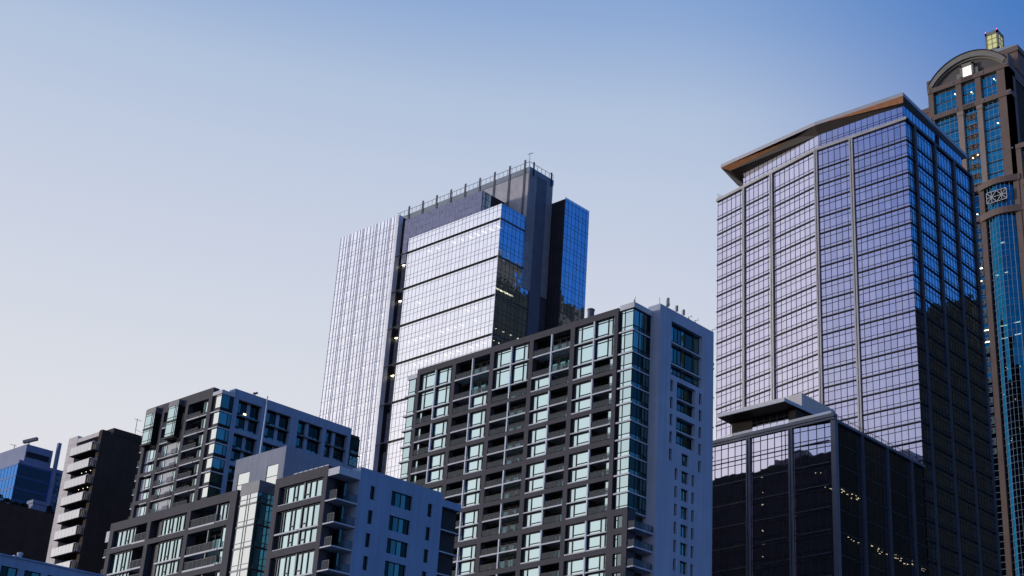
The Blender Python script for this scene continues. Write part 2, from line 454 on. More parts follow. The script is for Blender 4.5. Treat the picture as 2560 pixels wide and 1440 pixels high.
    emit('balcony', balcs, ['metal_dark', 'glass_home', 'trim', 'recess', 'rail', 'rail_glass', 'glass_side'], T)
    lw = []
    for a, c in lows:
        m = MB(); F = XF(m, X + .3)
        glazing(F, 131.15, 132.75, a, c, 0, [132.2], [], .12, .08)
        F.box(132.2, 132.75, a + 1.2, a + 1.3, .0, .09)
        F.box(131.15, 132.75, a, c, -.6, -.02, 2)
        lw.append(m)
    emit('window', lw, ['metal_blue', 'glass_home', 'charcoal'], T)
    # glazed corner bay
    bays = []
    bf = floors[:12]
    for k in range(11):
        z1, z0 = bf[k] - .1, bf[k + 1] + .1
        m = MB(); F = XF(m, X + .3)
        m.box(X + .42, 159.4, 130.55, 132.9, z0, z1, 3)
        glazing(F, 130.42, 132.75, z0, z1, 0, [132.1], [z0 + .72] + ([z1 - .45] if k < 2 else []), .12, .06)
        m.box(X + .3, 159.5, 130.3, 132.9, z0 - .2, z0, 2)
        m.box(X + .1, X + .3, 130.2, 133.2, z0 - .22, z0 + .04, 2)
        G = YF(m, 130.42)
        glazing(G, X + .3, 159.4, z0, z1, 0, [X + 1.7, X + 2.9, X + 3.6], [z0 + .72], .12, .06, 4, 0)
        bays.append(m)
    emit('corner_window', bays, ['metal_blue', 'glass_home', 'trim', 'charcoal', 'glass_corner'], T)
    cap = MB(); cap.box(X, 159.5, 130.1, 133.0, 93.1, 94.0)
    cap.build('bay_cap', 'trim', T)
    # balconies below the bay, at the corner
    cb = []
    for z in (57.65, 54.85, 52.0, 49.2, 46.4):
        m = MB(); m.box(X + .1, 159.9, 128.9, 131.4, z - .22, z, 0)
        F = XF(m, X + .15); railing(F, 128.95, 130.15, z, 0, 1.05, 1, 2)
        G = YF(m, 128.95); railing(G, X + .2, 159.6, z, 0, 1.05, 1, 2)
        cb.append(m)
    emit('balcony', cb, ['trim', 'rail', 'rail_glass'], T)
    # bay at the far end of the front
    eb = []
    for k in range(13):
        z1, z0 = floors[k] - .1 - (.6 if k == 0 else 0), floors[k + 1] + .1
        m = MB(); F = XF(m, X + .6)
        m.box(X + .7, 158, 178.72, 180.9, z0, z1, 3)
        glazing(F, 178.75, 181.2, z0, z1, 0, [179.5], [z0 + .62], .1, .06)
        m.box(X + .25, 158.2, 178.72, 181.75, z0 - .2, z0 + .02, 2)
        eb.append(m)
    emit('corner_window', eb, ['metal_blue', 'glass_home', 'trim', 'charcoal'], T)
    cap = MB(); cap.box(X + .4, 158.2, 178.75, 181.5, 92.5, 93.35); cap.build('bay_cap', 'trim', T)
    # white end wall with openings
    w = MB(); Y = 128.55; G = YF(w, Y)
    ops = [(162.5, 170.6, 83.9, 93.0), (164.15, 168.95, 78.3, 83.15), (164.15, 168.95, 72.8, 77.35)]
    slits = []
    for k in range(5):
        t = 83.0 - 2.83 * k
        slits += [(162.5, 163.2, t - 1.9, t), (169.93, 170.65, t - 1.9, t)]
    mids = []
    for k in range(13):
        t = 71.75 - 2.83 * k
        mids.append((165.65, 167.45, t - 1.95, t))
        if k: slits += [(164.0, 164.7, t - 1.85, t + .0), (168.3, 169.0, t - 1.85, t)]
    G.wall(159.54, 173.74, 0, 94.95, ops + slits + mids, .8)
    w.quad((159.54, Y, 0), (159.54, Y, 94.95), (159.54, 131.0, 94.95), (159.54, 131.0, 0))
    w.quad((173.74, Y, 94.95), (173.74, Y, 0), (173.74, 131.0, 0), (173.74, 131.0, 94.95))
    w.quad((159.54, Y, 94.95), (173.74, Y, 94.95), (173.74, 131.0, 94.95), (159.54, 131.0, 94.95))
    w.quad((173.74, 131, 0), (159.54, 131, 0), (159.54, 131, 94.95), (173.74, 131, 94.95))
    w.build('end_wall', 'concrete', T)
    ow = []
    for (a, b_, z0, z1) in ops:
        fl = sorted([z0] + [z for z in (89.45, 85.83, 80.4, 75.1) if z0 < z < z1] + [z1])
        for q in range(len(fl) - 1):
            m = MB(); F = YF(m, Y + .8)
            us = [a + (b_ - a) * t for t in ((.18, .3, .42, .55, .8) if b_ - a > 5 else (.2, .42, .55, .8))]
            glazing(F, a, b_, fl[q] + .02, fl[q + 1] - .05, .06, us, [fl[q] + .62], .13, .06, 1, 0)
            if q: F.box(a, b_, fl[q] - .12, fl[q] + .1, .05, .75, 2)
            ow.append(m)
    for (a, b_, z0, z1) in slits + mids:
        if z1 < 38: continue
        m = MB(); F = YF(m, Y + .8)
        glazing(F, a, b_, z0, z1, .35, [(a + b_) / 2] if b_ - a > 1 else [], [], .1, .06, 1, 0)
        ow.append(m)
    emit('side_window', ow, ['metal_blue', 'glass_side', 'trim'], T)
    an = []
    def mast(x, y, h, w=.06, extra=0):
        m = MB(); m.bar((x, y, 94.95), (x, y, 94.95 + h), w)
        if extra:
            m.box(x + .2, x + .42, y - .1, y + .15, 95.4, 95 + h); m.bar((x, y, 95.6), (x + .3, y, 95.6), .05); m.bar((x - .25, y, 95.2), (x - .25, y, 94.95 + h * .8), .05)
        an.append(m)
    mast(159.75, 128.9, 1.2, .05); mast(161.7, 128.9, 1.9, .09, 1); mast(164.0, 128.9, 1.4, .07, 1); mast(165.8, 128.9, 1.35, .07, 1)
    for x in (161.4, 167.2, 168.9, 173.6):
        m = MB(); m.bar((x, 128.8, 94.95), (x, 128.8, 95.5), .08); m.bar((x, 128.8, 95.4), (x + .5, 128.5, 95.6), .06); m.cyl(x, 128.75, 94.7, 95.1, .13, n=8); m.bar((x + .45, 128.5, 95.4), (x + .45, 128.5, 95.9), .04)
        an.append(m)
    m = MB(); m.bar((155.5, 130.5, 94.0), (155.5, 130.5, 94.6), .16); m.bar((155.5, 130.5, 94.5), (155.6, 130.4, 95.1), .07); an.append(m)
    for m in an: m.build('antenna', 'metal_grey', T)
    lt = MB(); lt.box(173.74, 174.1, 128.7, 129.0, 89.2, 89.6)
    for k in range(9): lt.box(173.74, 174.15, 128.7, 129.1, 89.0 - 5.1 * k - .5, 89.0 - 5.1 * k - .3)
    lt.build('wall_bracket', 'metal_dark', T)
apartment_tower()

# ================================================================== dark apartment block with the blue-grey flank (left)
def corner_apartments():
    T = thing('apartment_building', 'dark framed apartment block with projecting bay windows and a blue-grey side wall, behind the flagpole', 'apartment building', (158, 227, 0))
    X = 142.0
    fl = [94.0, 90.2, 87.1, 84.2, 81.5, 78.8, 76.1, 73.4, 70.7, 68.0, 65.3, 62.6, 59.9]
    b = MB(); b.box(143.9, 174.0, 216.6, 238.4, 0, 93.8); b.box(142.05, 143.9, 218.4, 238.4, 0, 59); b.build('wall', 'charcoal', T)
    p = MB(); p.box(150, 165, 221, 233, 93.8, 94.6); p.build('roof', 'roof', T)
    cols = [(237.65, 238.5), (232.85, 233.7), (225.4, 226.3), (218.3, 219.4)]
    f = MB(); F = XF(f, X)
    beams = [(93.3, 95.25), (81.5, 82.2), (76.15, 76.9), (70.7, 71.4), (65.2, 66.0)]
    for a, c in cols: F.box(a, c, 59, 93.3, -1.0, 0)
    for z0, z1 in beams:
        if z1 > 94: F.box(218.3, 238.5, z0, z1, -1.2, .003)
        else:
            for (a0, a1), (c0, c1) in zip(cols[1:], cols[:-1]): F.box(a1, c0, z0, z1, -1.0, -.004)
    for z in (90.3, 87.25): F.box(cols[3][1], cols[2][0], z - .25, z + .4, -1, -.006)
    f.build('facade_frame', 'frame_dark', T)
    # two projecting bays at the top
    for u0, u1 in ((234.55, 237.55), (227.35, 230.4)):
        m = MB(); F = XF(m, X)
        m.box(X - .75, X + .3, u0 + .03, u1 - .03, 87.5, 94.6, 2)
        for z0, z1 in ((87.7, 90.5), (90.8, 93.6)):
            glazing(F, u0 + .02, u1, z0, z1, .8, [u0 + .45, u0 + .95], [z0 + .55, z1 - .35], .09, .05, 1, 0)
            G = YF(m, u0); G.box(X - .8, X + .3, z0, z1, 0, .04, 3)
        m.box(X - .95, X + .3, u0 - .1, u1 + .1, 90.48, 90.72, 3)
        m.box(X - .95, X + .3, u0 - .1, u1 + .1, 87.35, 87.55, 3)
        m.box(X - .86, X + .3, u0 - .05, u1 + .05, 93.6, 94.62, 4)
        m.build('bay_window', ['metal_blue', 'glass_home', 'charcoal', 'metal_dark', 'metal_grey'], T)
    wins, balcs = [], []
    def window(u0, u1, z0, z1, us, pale=False):
        m = MB(); F = XF(m, X); F.box(u0, u1, z0, z1, -1.9, -.62, 2)
        if pale: F.box(u0, u1, z0, z1, -.62, -.6, 4)
        glazing(F, u0 + .03, u1 - .03, z0 + .1, z1 - .05, -.55, us, [z0 + .6], .09, .06); wins.append(m)
        F.box(u0, u1, z0 - .08, z0 + .08, -.6, .0, 3)
    def balcony(u0, u1, z0, z1):
        m = MB(); F = XF(m, X)
        F.box(u0, u1, z0 - .12, z0 + .1, -1.9, .05, 3); railing(F, u0, u1, z0 + .1, -.05, 1.0, 4, 5)
        F.pane(u0 + .2, u1 - .2, z0 + .25, z1 - .3, -1.85, 6); F.box((u0 + u1) / 2 - .05, (u0 + u1) / 2 + .05, z0 + .2, z1, -1.85, -1.78, 0)
        balcs.append(m)
    pale = []
    for k in range(1, 12):
        z1, z0 = fl[k - 1] - .35, fl[k]
        c2 = (cols[3][1], cols[2][0])
        if k >= 1:
            balcony(c2[0] + 2.05, c2[1], z0, z1)
            window(c2[0], c2[0] + 2.0, z0, z1, [c2[0] + 1.35, c2[0] + 1.65])
        if k >= 3:
            window(234.0, 236.3, z0, z1, [234.5, 235.1]); 
            m = MB(); F = XF(m, X)
            F.box(226.35, 232.75, z0, z1, -1.9, -.55, 0); F.box(226.35, 232.75, z0 - .1, z0 + .08, -.55, -.02, 3)
            q = MB(); XF(q, X).box(236.3, 237.6, z0, z1, -1.9, -.55, 0); pale.append(q)
            for u in (227.0, 231.0):
                glazing(F, u, u + .95, z0 + .2, z1 - .1, -.5, [u + .55], [z0 + .8], .08, .05, 2, 1)
                F.box(u - .35, u + 1.35, z0 + .1, z0 + .18, -.5, .2, 1); railing(F, u - .35, u + 1.35, z0 + .15, .18, .85, 4, 5)
            pale.append(m)
        else:
            balcony(230.4, 232.8, z0, z1)
    emit('window', wins, ['metal_blue', 'glass_home', 'charcoal', 'trim', 'pale_cell'], T)
    emit('balcony', balcs, ['metal_dark', 'glass_home', 'recess', 'trim', 'rail', 'rail_glass', 'glass_dim'], T)
    emit('panel_wall', pale, ['pale_cell', 'metal_dark', 'glass_home', 'trim', 'rail', 'rail_glass'], T)
    # corner bay
    bays = []
    for k in range(11):
        z1, z0 = fl[k] - .12 - (.3 if k == 0 else 0), fl[k + 1] + .12
        m = MB(); F = XF(m, X + .2)
        m.box(X + .32, 144.7, 215.85, 218.3, z0, z1, 3)
        F.box(215.72, 217.4, z0, z0 + .62, -.05, .05, 4)
        glazing(F, 215.72, 217.4, z0 + .6, z1, 0, [], [z1 - .4] if k == 0 else [], .1, .05)
        F.box(217.4, 218.2, z0, z1, -.5, -.3, 3)
        m.box(X - .02, 144.7, 215.6, 218.25, z0 - .22, z0, 2)
        G = YF(m, 215.72)
        G.box(X + .2, 144.7, z0, z0 + .6, -.05, .05, 0)
        glazing(G, X + .2, 144.65, z0 + .6, z1, 0, [X + 1.9], [], .1, .05, 5, 0)
        bays.append(m)
    emit('corner_window', bays, ['metal_dark', 'glass_pale', 'trim', 'charcoal', 'frame_dark', 'glass_dim'], T)
    cap = MB(); cap.box(X, 144.75, 215.55, 218.4, 93.5, 94.2); cap.build('bay_cap', 'trim', T)
    # left end balconies
    lb = []
    for k in range(1, 12):
        m = MB(); m.box(X + .6, X + 2.4, 238.5, 240.1, fl[k] - .2, fl[k], 0); railing(XF(m, X + .65), 238.55, 240.05, fl[k], 0, 1.1, 1, 2); lb.append(m)
    emit('balcony', lb, ['trim', 'rail', 'rail_glass'], T)
    # flank wall
    w = MB(); Y = 215.73; G = YF(w, Y); ops = []
    xs = [(145.75, 150.8), (152.05, 157.5), (159.22, 165.0), (165.86, 171.0)]
    for k, (t, bt) in enumerate(((93.5, 87.9), (87.05, 81.7), (80.9, 75.6), (74.8, 69.5), (68.7, 63.4))):
        for a, c in xs: ops.append((a, c, bt, t))
    G.wall(144.73, 171.8, 0, 95.28, ops, .9)
    w.quad((144.73, Y, 0), (144.73, Y, 95.28), (144.73, 217.5, 95.28), (144.73, 217.5, 0))
    w.quad((171.8, Y, 95.28), (171.8, Y, 0), (171.8, 217.5, 0), (171.8, 217.5, 95.28))
    w.quad((144.73, Y, 95.28), (171.8, Y, 95.28), (171.8, 217.5, 95.28), (144.73, 217.5, 95.28))
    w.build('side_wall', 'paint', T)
    ow = []
    for i, (a, c, z0, z1) in enumerate(ops):
        mid = (z0 + z1) / 2 - .15
        for q0, q1 in ((z0, mid), (mid, z1)):
            m = MB(); F = YF(m, Y + .9); s = a + (c - a) * (.42 if i % 4 > 1 else .55)
            glazing(F, a, c, q0, q1 - .04, .06, [a + (c - a) * .25, a + (c - a) * .75], [q0 + .7], .12, .05, 1, 0)
            F.box(s - .35, s + .35, q0, q1, .06, .5 if i % 4 > 1 else .2, 2)
            F.box(a, c, q1 - .1, q1 + .1, .06, .8, 3)
            ow.append(m)
    emit('side_window', ow, ['metal_blue', 'glass_dim', 'paint', 'metal_grey'], T)
    e = MB(); G = YF(e, Y + .05); e.box(171.8, 174.1, Y + .2, 217.5, 0, 94.2, 2)
    for k in range(11): glazing(G, 172.0, 174.1, fl[k + 1] + .1, fl[k] - .4, 0, [], [fl[k + 1] + .8], .1, .06, 1, 0); e.box(171.9, 174.35, Y - .1, Y + .6, fl[k + 1] - .12, fl[k + 1] + .05, 2)
    e.build('end_window', ['metal_blue', 'glass_dim', 'charcoal'], T)
    for (x, y, z) in ((143.2, 221.6, 95.25), (143.2, 224.2, 95.2), (149.2, 215.9, 95.28), (143.3, 217.3, 94.2)):
        m = MB(); m.bar((x, y, z - .3), (x, y, z + .5), .09); m.cyl(x, y - .25, z + .35, z + .62, .3, .18, n=10); m.cyl(x, y + .45, z + .4, z + .7, .25, .2, n=10); m.bar((x, y - .3, z + .45), (x, y + .5, z + .5), .07)
        m.build('satellite_dish', 'metal_grey', T)
    for x, y, z, in ((147.6, 216.9, 88.9),):
        m = MB(); m.box(x, x + .6, 216.45, 216.5, z + 2.3, z + 2.55); m.build('ceiling_light', 'lamp_warm', T)

# ================================================================== low apartment building in front
def low_apartments():
    T = thing('low_apartment_building', 'low apartment building in front with a bright glass stair bay and blue-grey flank wall', 'apartment building', (115, 150, 0))
    X = 103.0
    b = MB(); b.box(104.95, 122.6, 133.5, 177.0, 0, 53.2); b.box(106.3, 122.6, 131.4, 133.5, 0, 53.2); b.box(103.1, 104.95, 132.9, 141.6, 0, 37); b.box(103.1, 104.95, 150.3, 177, 0, 37)
    b.build('wall', 'charcoal', T)
    rf = MB(); rf.box(105, 122.4, 133, 176.8, 53.2, 53.5); rf.build('roof', 'roof', T)
    modR = [(50.45, 52.8), (44.9, 49.75), (39.2, 44.05), (33.5, 38.3)]
    f = MB(); F = XF(f, X)
    F.box(132.76, 142.53, 52.8, 54.05, -1.2, .003)
    for a, c in ((141.65, 142.5), (132.79, 133.5)): F.box(a, c, 33, 52.8, -1.2, 0)
    for (a, c), (d, e) in zip(modR[1:], modR[:-1]): F.box(133.5, 141.65, c, d, -1.2, -.004)
    f.build('facade_frame', 'frame_dark', T)
    f = MB(); F = XF(f, X)
    F.box(149.95, 177.25, 52.85, 54.05, -1.3, .003)
    colsL = [(176.35, 177.22), (167.85, 168.65), (159.25, 160.05), (149.98, 151.3)]
    for a, c in colsL: F.box(a, c, 33, 52.85, -1.3, 0)
    for (a, c), (d, e) in zip(modR[1:], modR[:-1]):
        for (a0, a1), (c0, c1) in zip(colsL[1:], colsL[:-1]): F.box(a1, c0, c, d, -1.3, -.004)
    f.build('facade_frame', 'frame_dark', T)
    wins, balcs, posts = [], [], []
    def window(u0, u1, z0, z1, us, low=[]):
        m = MB(); F = XF(m, X); F.box(u0, u1, z0, z1, -1.95, -.48, 2)
        glazing(F, u0 + .02, u1 - .02, z0 + .08, z1 - .05, -.44, us, [], .12, .10)
        for a, c in low: F.box(a, c, z0 + .7, z0 + .8, -.43, -.34, 0)
        F.box(u0, u1, z0 - .1, z0 + .1, -.44, -.05, 3)
        wins.append(m)
    def balcony(u0, u1, z0, z1):
        m = MB(); F = XF(m, X)
        F.box(u0, u1, z0 - .12, z0 + .1, -1.9, .02, 3); railing(F, u0, u1, z0 + .1, -.1, 1.05, 4, 5, .9)
        F.pane(u0 + .2, u1 - .2, z0 + .2, z1 - .35, -1.9, 6); F.box((u0 + u1) / 2 - .05, (u0 + u1) / 2 + .05, z0 + .2, z1, -1.9, -1.8, 0)
        balcs.append(m)
    for mi_, (z0, z1) in enumerate(modR):
        mid = (z0 + z1) / 2 - .45
        fls = [(z0, z1)] if mi_ == 0 else [(z0, mid), (mid, z1)]
        for q, (a, c) in enumerate(fls):
            # right block: two groups of panes split by a post
            window(133.5, 137.1, a, c, [134.0, 135.15, 136.2], [(136.25, 137.05)])
            window(137.3, 141.65, a, c, [138.5, 139.2, 140.4, 140.85], [(138.55, 139.15)])
            if q == len(fls) - 1 and mi_: pass
            # left block
            window(171.6, 176.3, a, c, [172.2, 173.1, 173.8, 174.9], [(173.15, 173.75)])
            balcony(168.65, 171.6, a, c)
            window(160.1, 165.8, a, c, [160.95, 161.9, 162.5, 163.5, 164.2, 165.0], [(163.55, 164.15)])
            F = None
            m = MB(); XF(m, X).box(165.8, 167.8, a, c, -1.95, -.7, 0); wins.append(m)
            window(151.3, 152.6 if mi_ else 153.9, a, c, [] if mi_ else [152.2, 153.0])
            balcony(152.6 if mi_ else 153.9, 159.2, a, c)
        m = MB(); XF(m, X).box(137.1, 137.3, z0, z1, -.6, -.28); posts.append(m)
        m = MB(); u = 153.98 if mi_ == 0 else 155.2; XF(m, X).box(u - .09, u + .09, z0, z1, -.5, -.2); posts.append(m)
    emit('window', wins, ['metal_blue', 'glass_home', 'charcoal', 'trim'], T)
    emit('balcony', balcs, ['metal_dark', 'glass_home', 'recess', 'trim', 'rail', 'rail_glass', 'glass_side'], T)
    emit('post', posts, 'metal_grey', T)
    # glazed stair tower
    XS = 104.85; s = XS / X
    zz = lambda z: 2 + (z - 2) * s
    g = MB(); F = XF(g, XS)
    yl, yr = 149.72 * s, 141.3 * s
    ztop = zz(58.15); zg = zz(56.1)
    pw = [(142.45 * s, 144.62 * s, 33, zg), (148.0 * s, 150.3 * s, 33, zg)]
    y_end = 151.15 * s
    F.wall(yr, y_end, 33, ztop, pw, .12)
    g.quad((XS, yr, 33), (XS, yr, ztop), (118, yr, ztop), (118, yr, 33)); g.quad((XS, y_end, ztop), (XS, y_end, 33), (118, y_end, 33), (118, y_end, ztop))
    g.quad((XS, yr, ztop), (XS, y_end, ztop), (118, y_end, ztop), (118, yr, ztop)); g.quad((118, yr, 33), (118, yr, ztop), (118, y_end, ztop), (118, y_end, 33))
    g.build('stair_tower', 'grey_wall', T)
    for k, (a, c, z0, z1) in enumerate(pw):
        m = MB(); F = XF(m, XS); zs = [z1 - 1.15 * q * 1.32 - .0 for q in range(1, 15)]
        glazing(F, a, c, z0, z1, -.06, [], zs, .055, .04); m.build('stair_window', ['metal_dark', 'glass_pale'], T)
    lev = [54.4 - 2.76 * k + .0 for k in range(8)]
    for k in range(7):
        z1, z0 = lev[k] - .0, lev[k + 1]
        if k == 0: z1 = 53.05
        if z1 - z0 < .5: continue
        m = MB(); F = XF(m, X)
        m.box(X + .1, XS + .1, 145.8, 149.1, z0, z1, 2)
        glazing(F, 145.72, 149.15, z0 + .16, z1, 0, [147.25, 147.75], [z0 + .75], .07, .05)
        F.box(145.7, 149.2, z0 - .02, z0 + .16, -.3, .08, 3)
        G = YF(m, 145.72)
        glazing(G, X, XS + .05, z0 + .16, z1, 0, [X + .85], [z0 + .75], .1, .05, 4, 0)
        m.build('bay_window', ['metal_grey', 'glass_pale', 'charcoal', 'metal_grey', 'glass_teal'], T)
    c = MB(); c.box(X - .05, XS + .1, 145.65, 149.25, 53.05, 54.55); c.build('bay_cap', 'metal_grey', T)
    # flank wall
    w = MB(); Y = 130.76; G = YF(w, Y); holes = []
    for t in (52.4, 49.4, 46.58, 43.8, 41.0, 38.2, 35.4): holes += [(107.9, 108.6, t - 1.68, t), (117.12, 117.85, t - 1.68, t)]
    for t in (52.6, 49.53, 46.7, 43.92, 41.1, 38.3): holes.append((111.2, 114.5, t - 1.85, t))
    G.wall(106.15, 119.5, 0, 54.3, holes, .35)
    G.box(119.5, 122.7, 52.6, 53.5, -1.6, -.0)

    for xx in (106.15, 119.5): w.quad((xx, Y, 0), (xx, Y, 54.3), (xx, 133.6, 54.3), (xx, 133.6, 0))
    w.quad((106.15, Y, 54.3), (119.5, Y, 54.3), (119.5, 131.4, 54.3), (106.15, 131.4, 54.3))
    w.quad((106.15, 131.4, 54.3), (119.5, 131.4, 54.3), (119.5, 131.4, 53), (106.15, 131.4, 53))
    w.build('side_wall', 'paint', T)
    ow = []
    for a, c_, z0, z1 in holes:
        if z1 < 39: continue
        m = MB(); F = YF(m, Y + .35); glazing(F, a, c_, z0, z1, .1, [a + (c_ - a) * t for t in (.22, .5, .75)] if c_ - a > 2 else [], [], .1, .05, 1, 0); ow.append(m)
    emit('side_window', ow, ['metal_blue', 'glass_dim'], T)
    bl = []
    for z in (49.72, 46.92, 44.1, 41.3, 38.5):
        m = MB(); m.box(X + .02, 106.15, 130.8, 133.0, z - .16, z, 0)
        F = XF(m, X + .06); railing(F, 130.85, 132.0, z, 0, 1.05, 1, 2, 2)
        G = YF(m, 130.86); G.pane(104.9, 106.1, z + .08, z + 1.0, 0, 2); G.box(104.9, 106.1, z + 1.0, z + 1.05, -.02, .02, 1)
        m.box(104.7, 104.95, 131.6, 132.7, z + .05, z + 2.3, 3)
        bl.append(m)
        m = MB(); m.box(119.5, 122.75, 130.8, 132.4, z - .14, z + .0, 0); m.box(119.6, 122.6, 132.4, 132.45, z + .1, z + 2.2, 3); bl.append(m)
        m = MB(); F = XF(m, X + .5); m.box(X + .4, X + 1.9, 177.3, 178.6, z - .16, z, 0); railing(F, 177.3, 178.5, z, 0, 1.05, 1, 2); bl.append(m)
    emit('balcony', bl, ['trim', 'rail', 'rail_glass', 'glass_side'], T)
    c = MB(); c.box(X, 106.2, 130.72, 132.7, 52.65, 53.55); c.build('balcony_roof', 'trim', T)
    c = MB(); c.box(X + .3, X + 2, 177.3, 178.5, 51.7, 53.2); c.build('balcony_roof', 'trim', T)
    for q in range(7):
        m = MB(); m.box(103.9, 104.5, 134.0 + q * .95, 134.75 + q * .95, 54.0, 54.6); m.build('roof_vent', 'post', T)
    return T

def flagpole():
    o = MB(); x, y = 106.2, 151.0
    o.cyl(x, y, 53.6, 67.0, .15, .06, n=12); o.cyl(x, y, 67.0, 67.2, .1, .1, n=10); o.cyl(x, y, 67.45, 67.75, .09, .05, n=10); o.cyl(x, y, 67.2, 67.45, .03, n=8)
    o.box(x - .35, x + .35, y - .35, y + .35, 53.2, 53.6); o.bar((x - .1, y - .16, 56), (x - .05, y - .1, 66.5), .03)
    f = o.build('flagpole', 'post'); f['label'] = 'slim white flagpole with no flag, standing above the glass stair bay'; f['category'] = 'flagpole'

# ================================================================== slender building with balconies
def balcony_block():
    T = thing('balcony_building', 'narrow pale-fronted building with a stack of panelled balconies and a dark side', 'apartment building', (158, 273, 0))
    X = 150.0
    b = MB(); b.box(X + 2, 166, 267.5, 279.8, 0, 99.0)
    b.box(X + .05, X + 2, 267.5, 268.6, 0, 99.4); b.box(X + 2.4, 166, 267.4, 279.8, 99.0, 100.4); b.build('wall', 'dark_brown', T)
    w = MB(); w.box(X, X + 2, 276.45, 279.83, 0, 99.8); w.box(X + .03, X + 2, 268.6, 276.45, 98.2, 99.1); w.build('front_wall', 'beige', T)
    j = MB()
    for k in range(14): j.box(X - .015, X, 276.5, 279.8, 98 - k * 1.8, 98.04 - k * 1.8)
    j.build('wall_joint', 'metal_grey', T)
    rc = MB(); rc.box(X + 1.9, X + 1.98, 268.6, 276.45, 0, 98.2); rc.build('recess_wall', 'recess', T)
    for k in range(12):
        z = 94.65 - 3.56 * k
        m = MB(); m.box(X - 1.3, X + 1.9, 267.55, 276.0, z, z + .22, 0)
        F = XF(m, X - 1.28)
        for q in range(6):
            a = 268.2 + q * 1.29; F.box(a + .03, a + 1.26, z + .15, z + 1.9, -.04, .04, 1)
        F.box(267.55, 276.0, z + 1.85, z + 1.93, -.05, .05, 2)
        for yy in (267.58, 275.97): m.box(X - 1.3, X - .02, yy - .03, yy + .03, z + 1.85, z + 1.93, 2)
        for q in range(4): m.box(X - 1.2 + q * .36, X - 1.16 + q * .36, 267.56, 267.6, z + .2, z + 1.88, 2)
        m.build('balcony', ['charcoal', 'balc_glass', 'trim'], T)
        if k in (1, 2):
            for q in range(3):
                l = MB(); l.box(X + .3, X + .42, 269.8 + q * 1.6, 269.92 + q * 1.6, z - .05, z - .01); l.build('ceiling_light', 'lamp_white', T)
    an = MB(); an.bar((157.5, 268, 100.4), (157.5, 268, 104), .09); an.bar((156.8, 268, 103.8), (158.6, 268, 103.8), .06); an.bar((157.5, 268, 101.6), (160, 268, 101.2), .05); an.build('antenna', 'metal_grey', T)

# ================================================================== far left buildings
def blue_building():
    T = thing('office_building', 'blue glass office building with a grey plant room on its roof, at the far left', 'office building', (230, 455, 0))
    b = MB(); b.box(220, 236, 438.3, 480, 0, 142.9); b.build('wall', 'blue_glass', T)
    l = MB(); F = XF(l, 219.98); G = YF(l, 438.28)
    for k in range(7): F.box(438.3, 480, 142.4 - k * 3.9, 142.75 - k * 3.9, -.02, .06); G.box(220, 236, 142.4 - k * 3.9, 142.75 - k * 3.9, -.02, .06)
    for k in range(20): F.box(440 + k * 2, 440.1 + k * 2, 110, 142.9, -.02, .05)
    l.build('mullion', 'blue_metal', T)
    p = MB(); p.box(224.5, 233.5, 444.1, 480, 142.9, 151.6); p.build('plant_room', 'blue_pale', T)
    v = MB(); v.box(224.9, 232.6, 443.9, 444.1, 147.4, 149.2); v.build('louvre', 'metal_blue', T)
    p = MB(); p.box(220.1, 236.2, 438.2, 441, 142.9, 144.0); p.build('parapet', 'blue_pale', T)
    m = MB(); m.bar((231.8, 437.8, 120), (231.8, 437.8, 152.6), 1.0); m.build('mast', 'blue_pale', T)
    m = MB(); m.bar((226, 446, 151.6), (226, 446, 153.2), .3); m.bar((225, 447.6, 153.1), (227, 443.2, 153.9), 1.0); m.build('antenna', 'metal_grey', T)
    m = MB(); m.bar((225, 453, 151.6), (225, 453, 153.4), .15); m.bar((225, 456, 154), (225, 452, 152.6), .2); m.build('antenna', 'metal_grey', T)
def dark_building():
    T = thing('dark_building', 'dark unlit building with shrubs along its roof edge, below the blue glass office', 'building', (168, 326, 0))
    b = MB(); b.box(157.6, 182, 320, 335, 0, 95.0); b.build('wall', 'dark_brown', T)
    w = MB(); F = XF(w, 157.58)
    for k in range(8): F.box(321, 326, 92 - k * 4, 94 - k * 4, -.02, .03)
    w.build('window', 'glass_pale', T)
    for x0, x1, h in ((166.0, 169.4, 2.3),):
        c = MB(); c.box(x0, x1, 320.2, 322.5, 95, 95 + h - .8); c.box(x0 - .2, x1 + .2, 320.0, 322.7, 95 + h - .8, 95 + h); c.build('roof_box', 'blue_pale', T)
    for i, (x, r, h) in enumerate(((158.2, 1.6, 1.9), (160.4, 1.2, 1.3), (162.4, 1.1, .9), (164.5, 1.2, 1.1), (170.6, 1.0, 2.1), (172.6, 1.1, 1.6))):
        s = MB(); rr = random.Random(i)
        for q in range(420):
            a, e, d = rr.uniform(0, 2 * pi), rr.uniform(-.2, 1.5), rr.uniform(.35, 1) ** .5
            p = Vector((x + r * d * cos(a) * cos(e), 321.2 + r * d * sin(a) * cos(e), 95.1 + h * d * max(sin(e), 0)))
            u = Vector((rr.uniform(-1, 1), rr.uniform(-1, 1), rr.uniform(-1, 1))).normalized() * .16; v = u.orthogonal().normalized() * .11
            s.quad(p - u - v, p + u - v, p + u + v, p - u + v)
        s.bar((x, 321.2, 95), (x, 321.2, 95 + h * .6), .1)
        o = s.build('roof_shrub', 'leaf'); o['label'] = ['round dark shrub at the left corner of the unlit roof', 'second small dark shrub from the left on the unlit roof', 'lowest dark shrub on the unlit roof', 'small dark shrub beside the pale box on the unlit roof', 'tallest dark shrub right of the pale roof box', 'dark shrub at the right end of the unlit roof'][i]
        o['category'] = 'shrub'; o['group'] = 'shrubs along the dark roof'
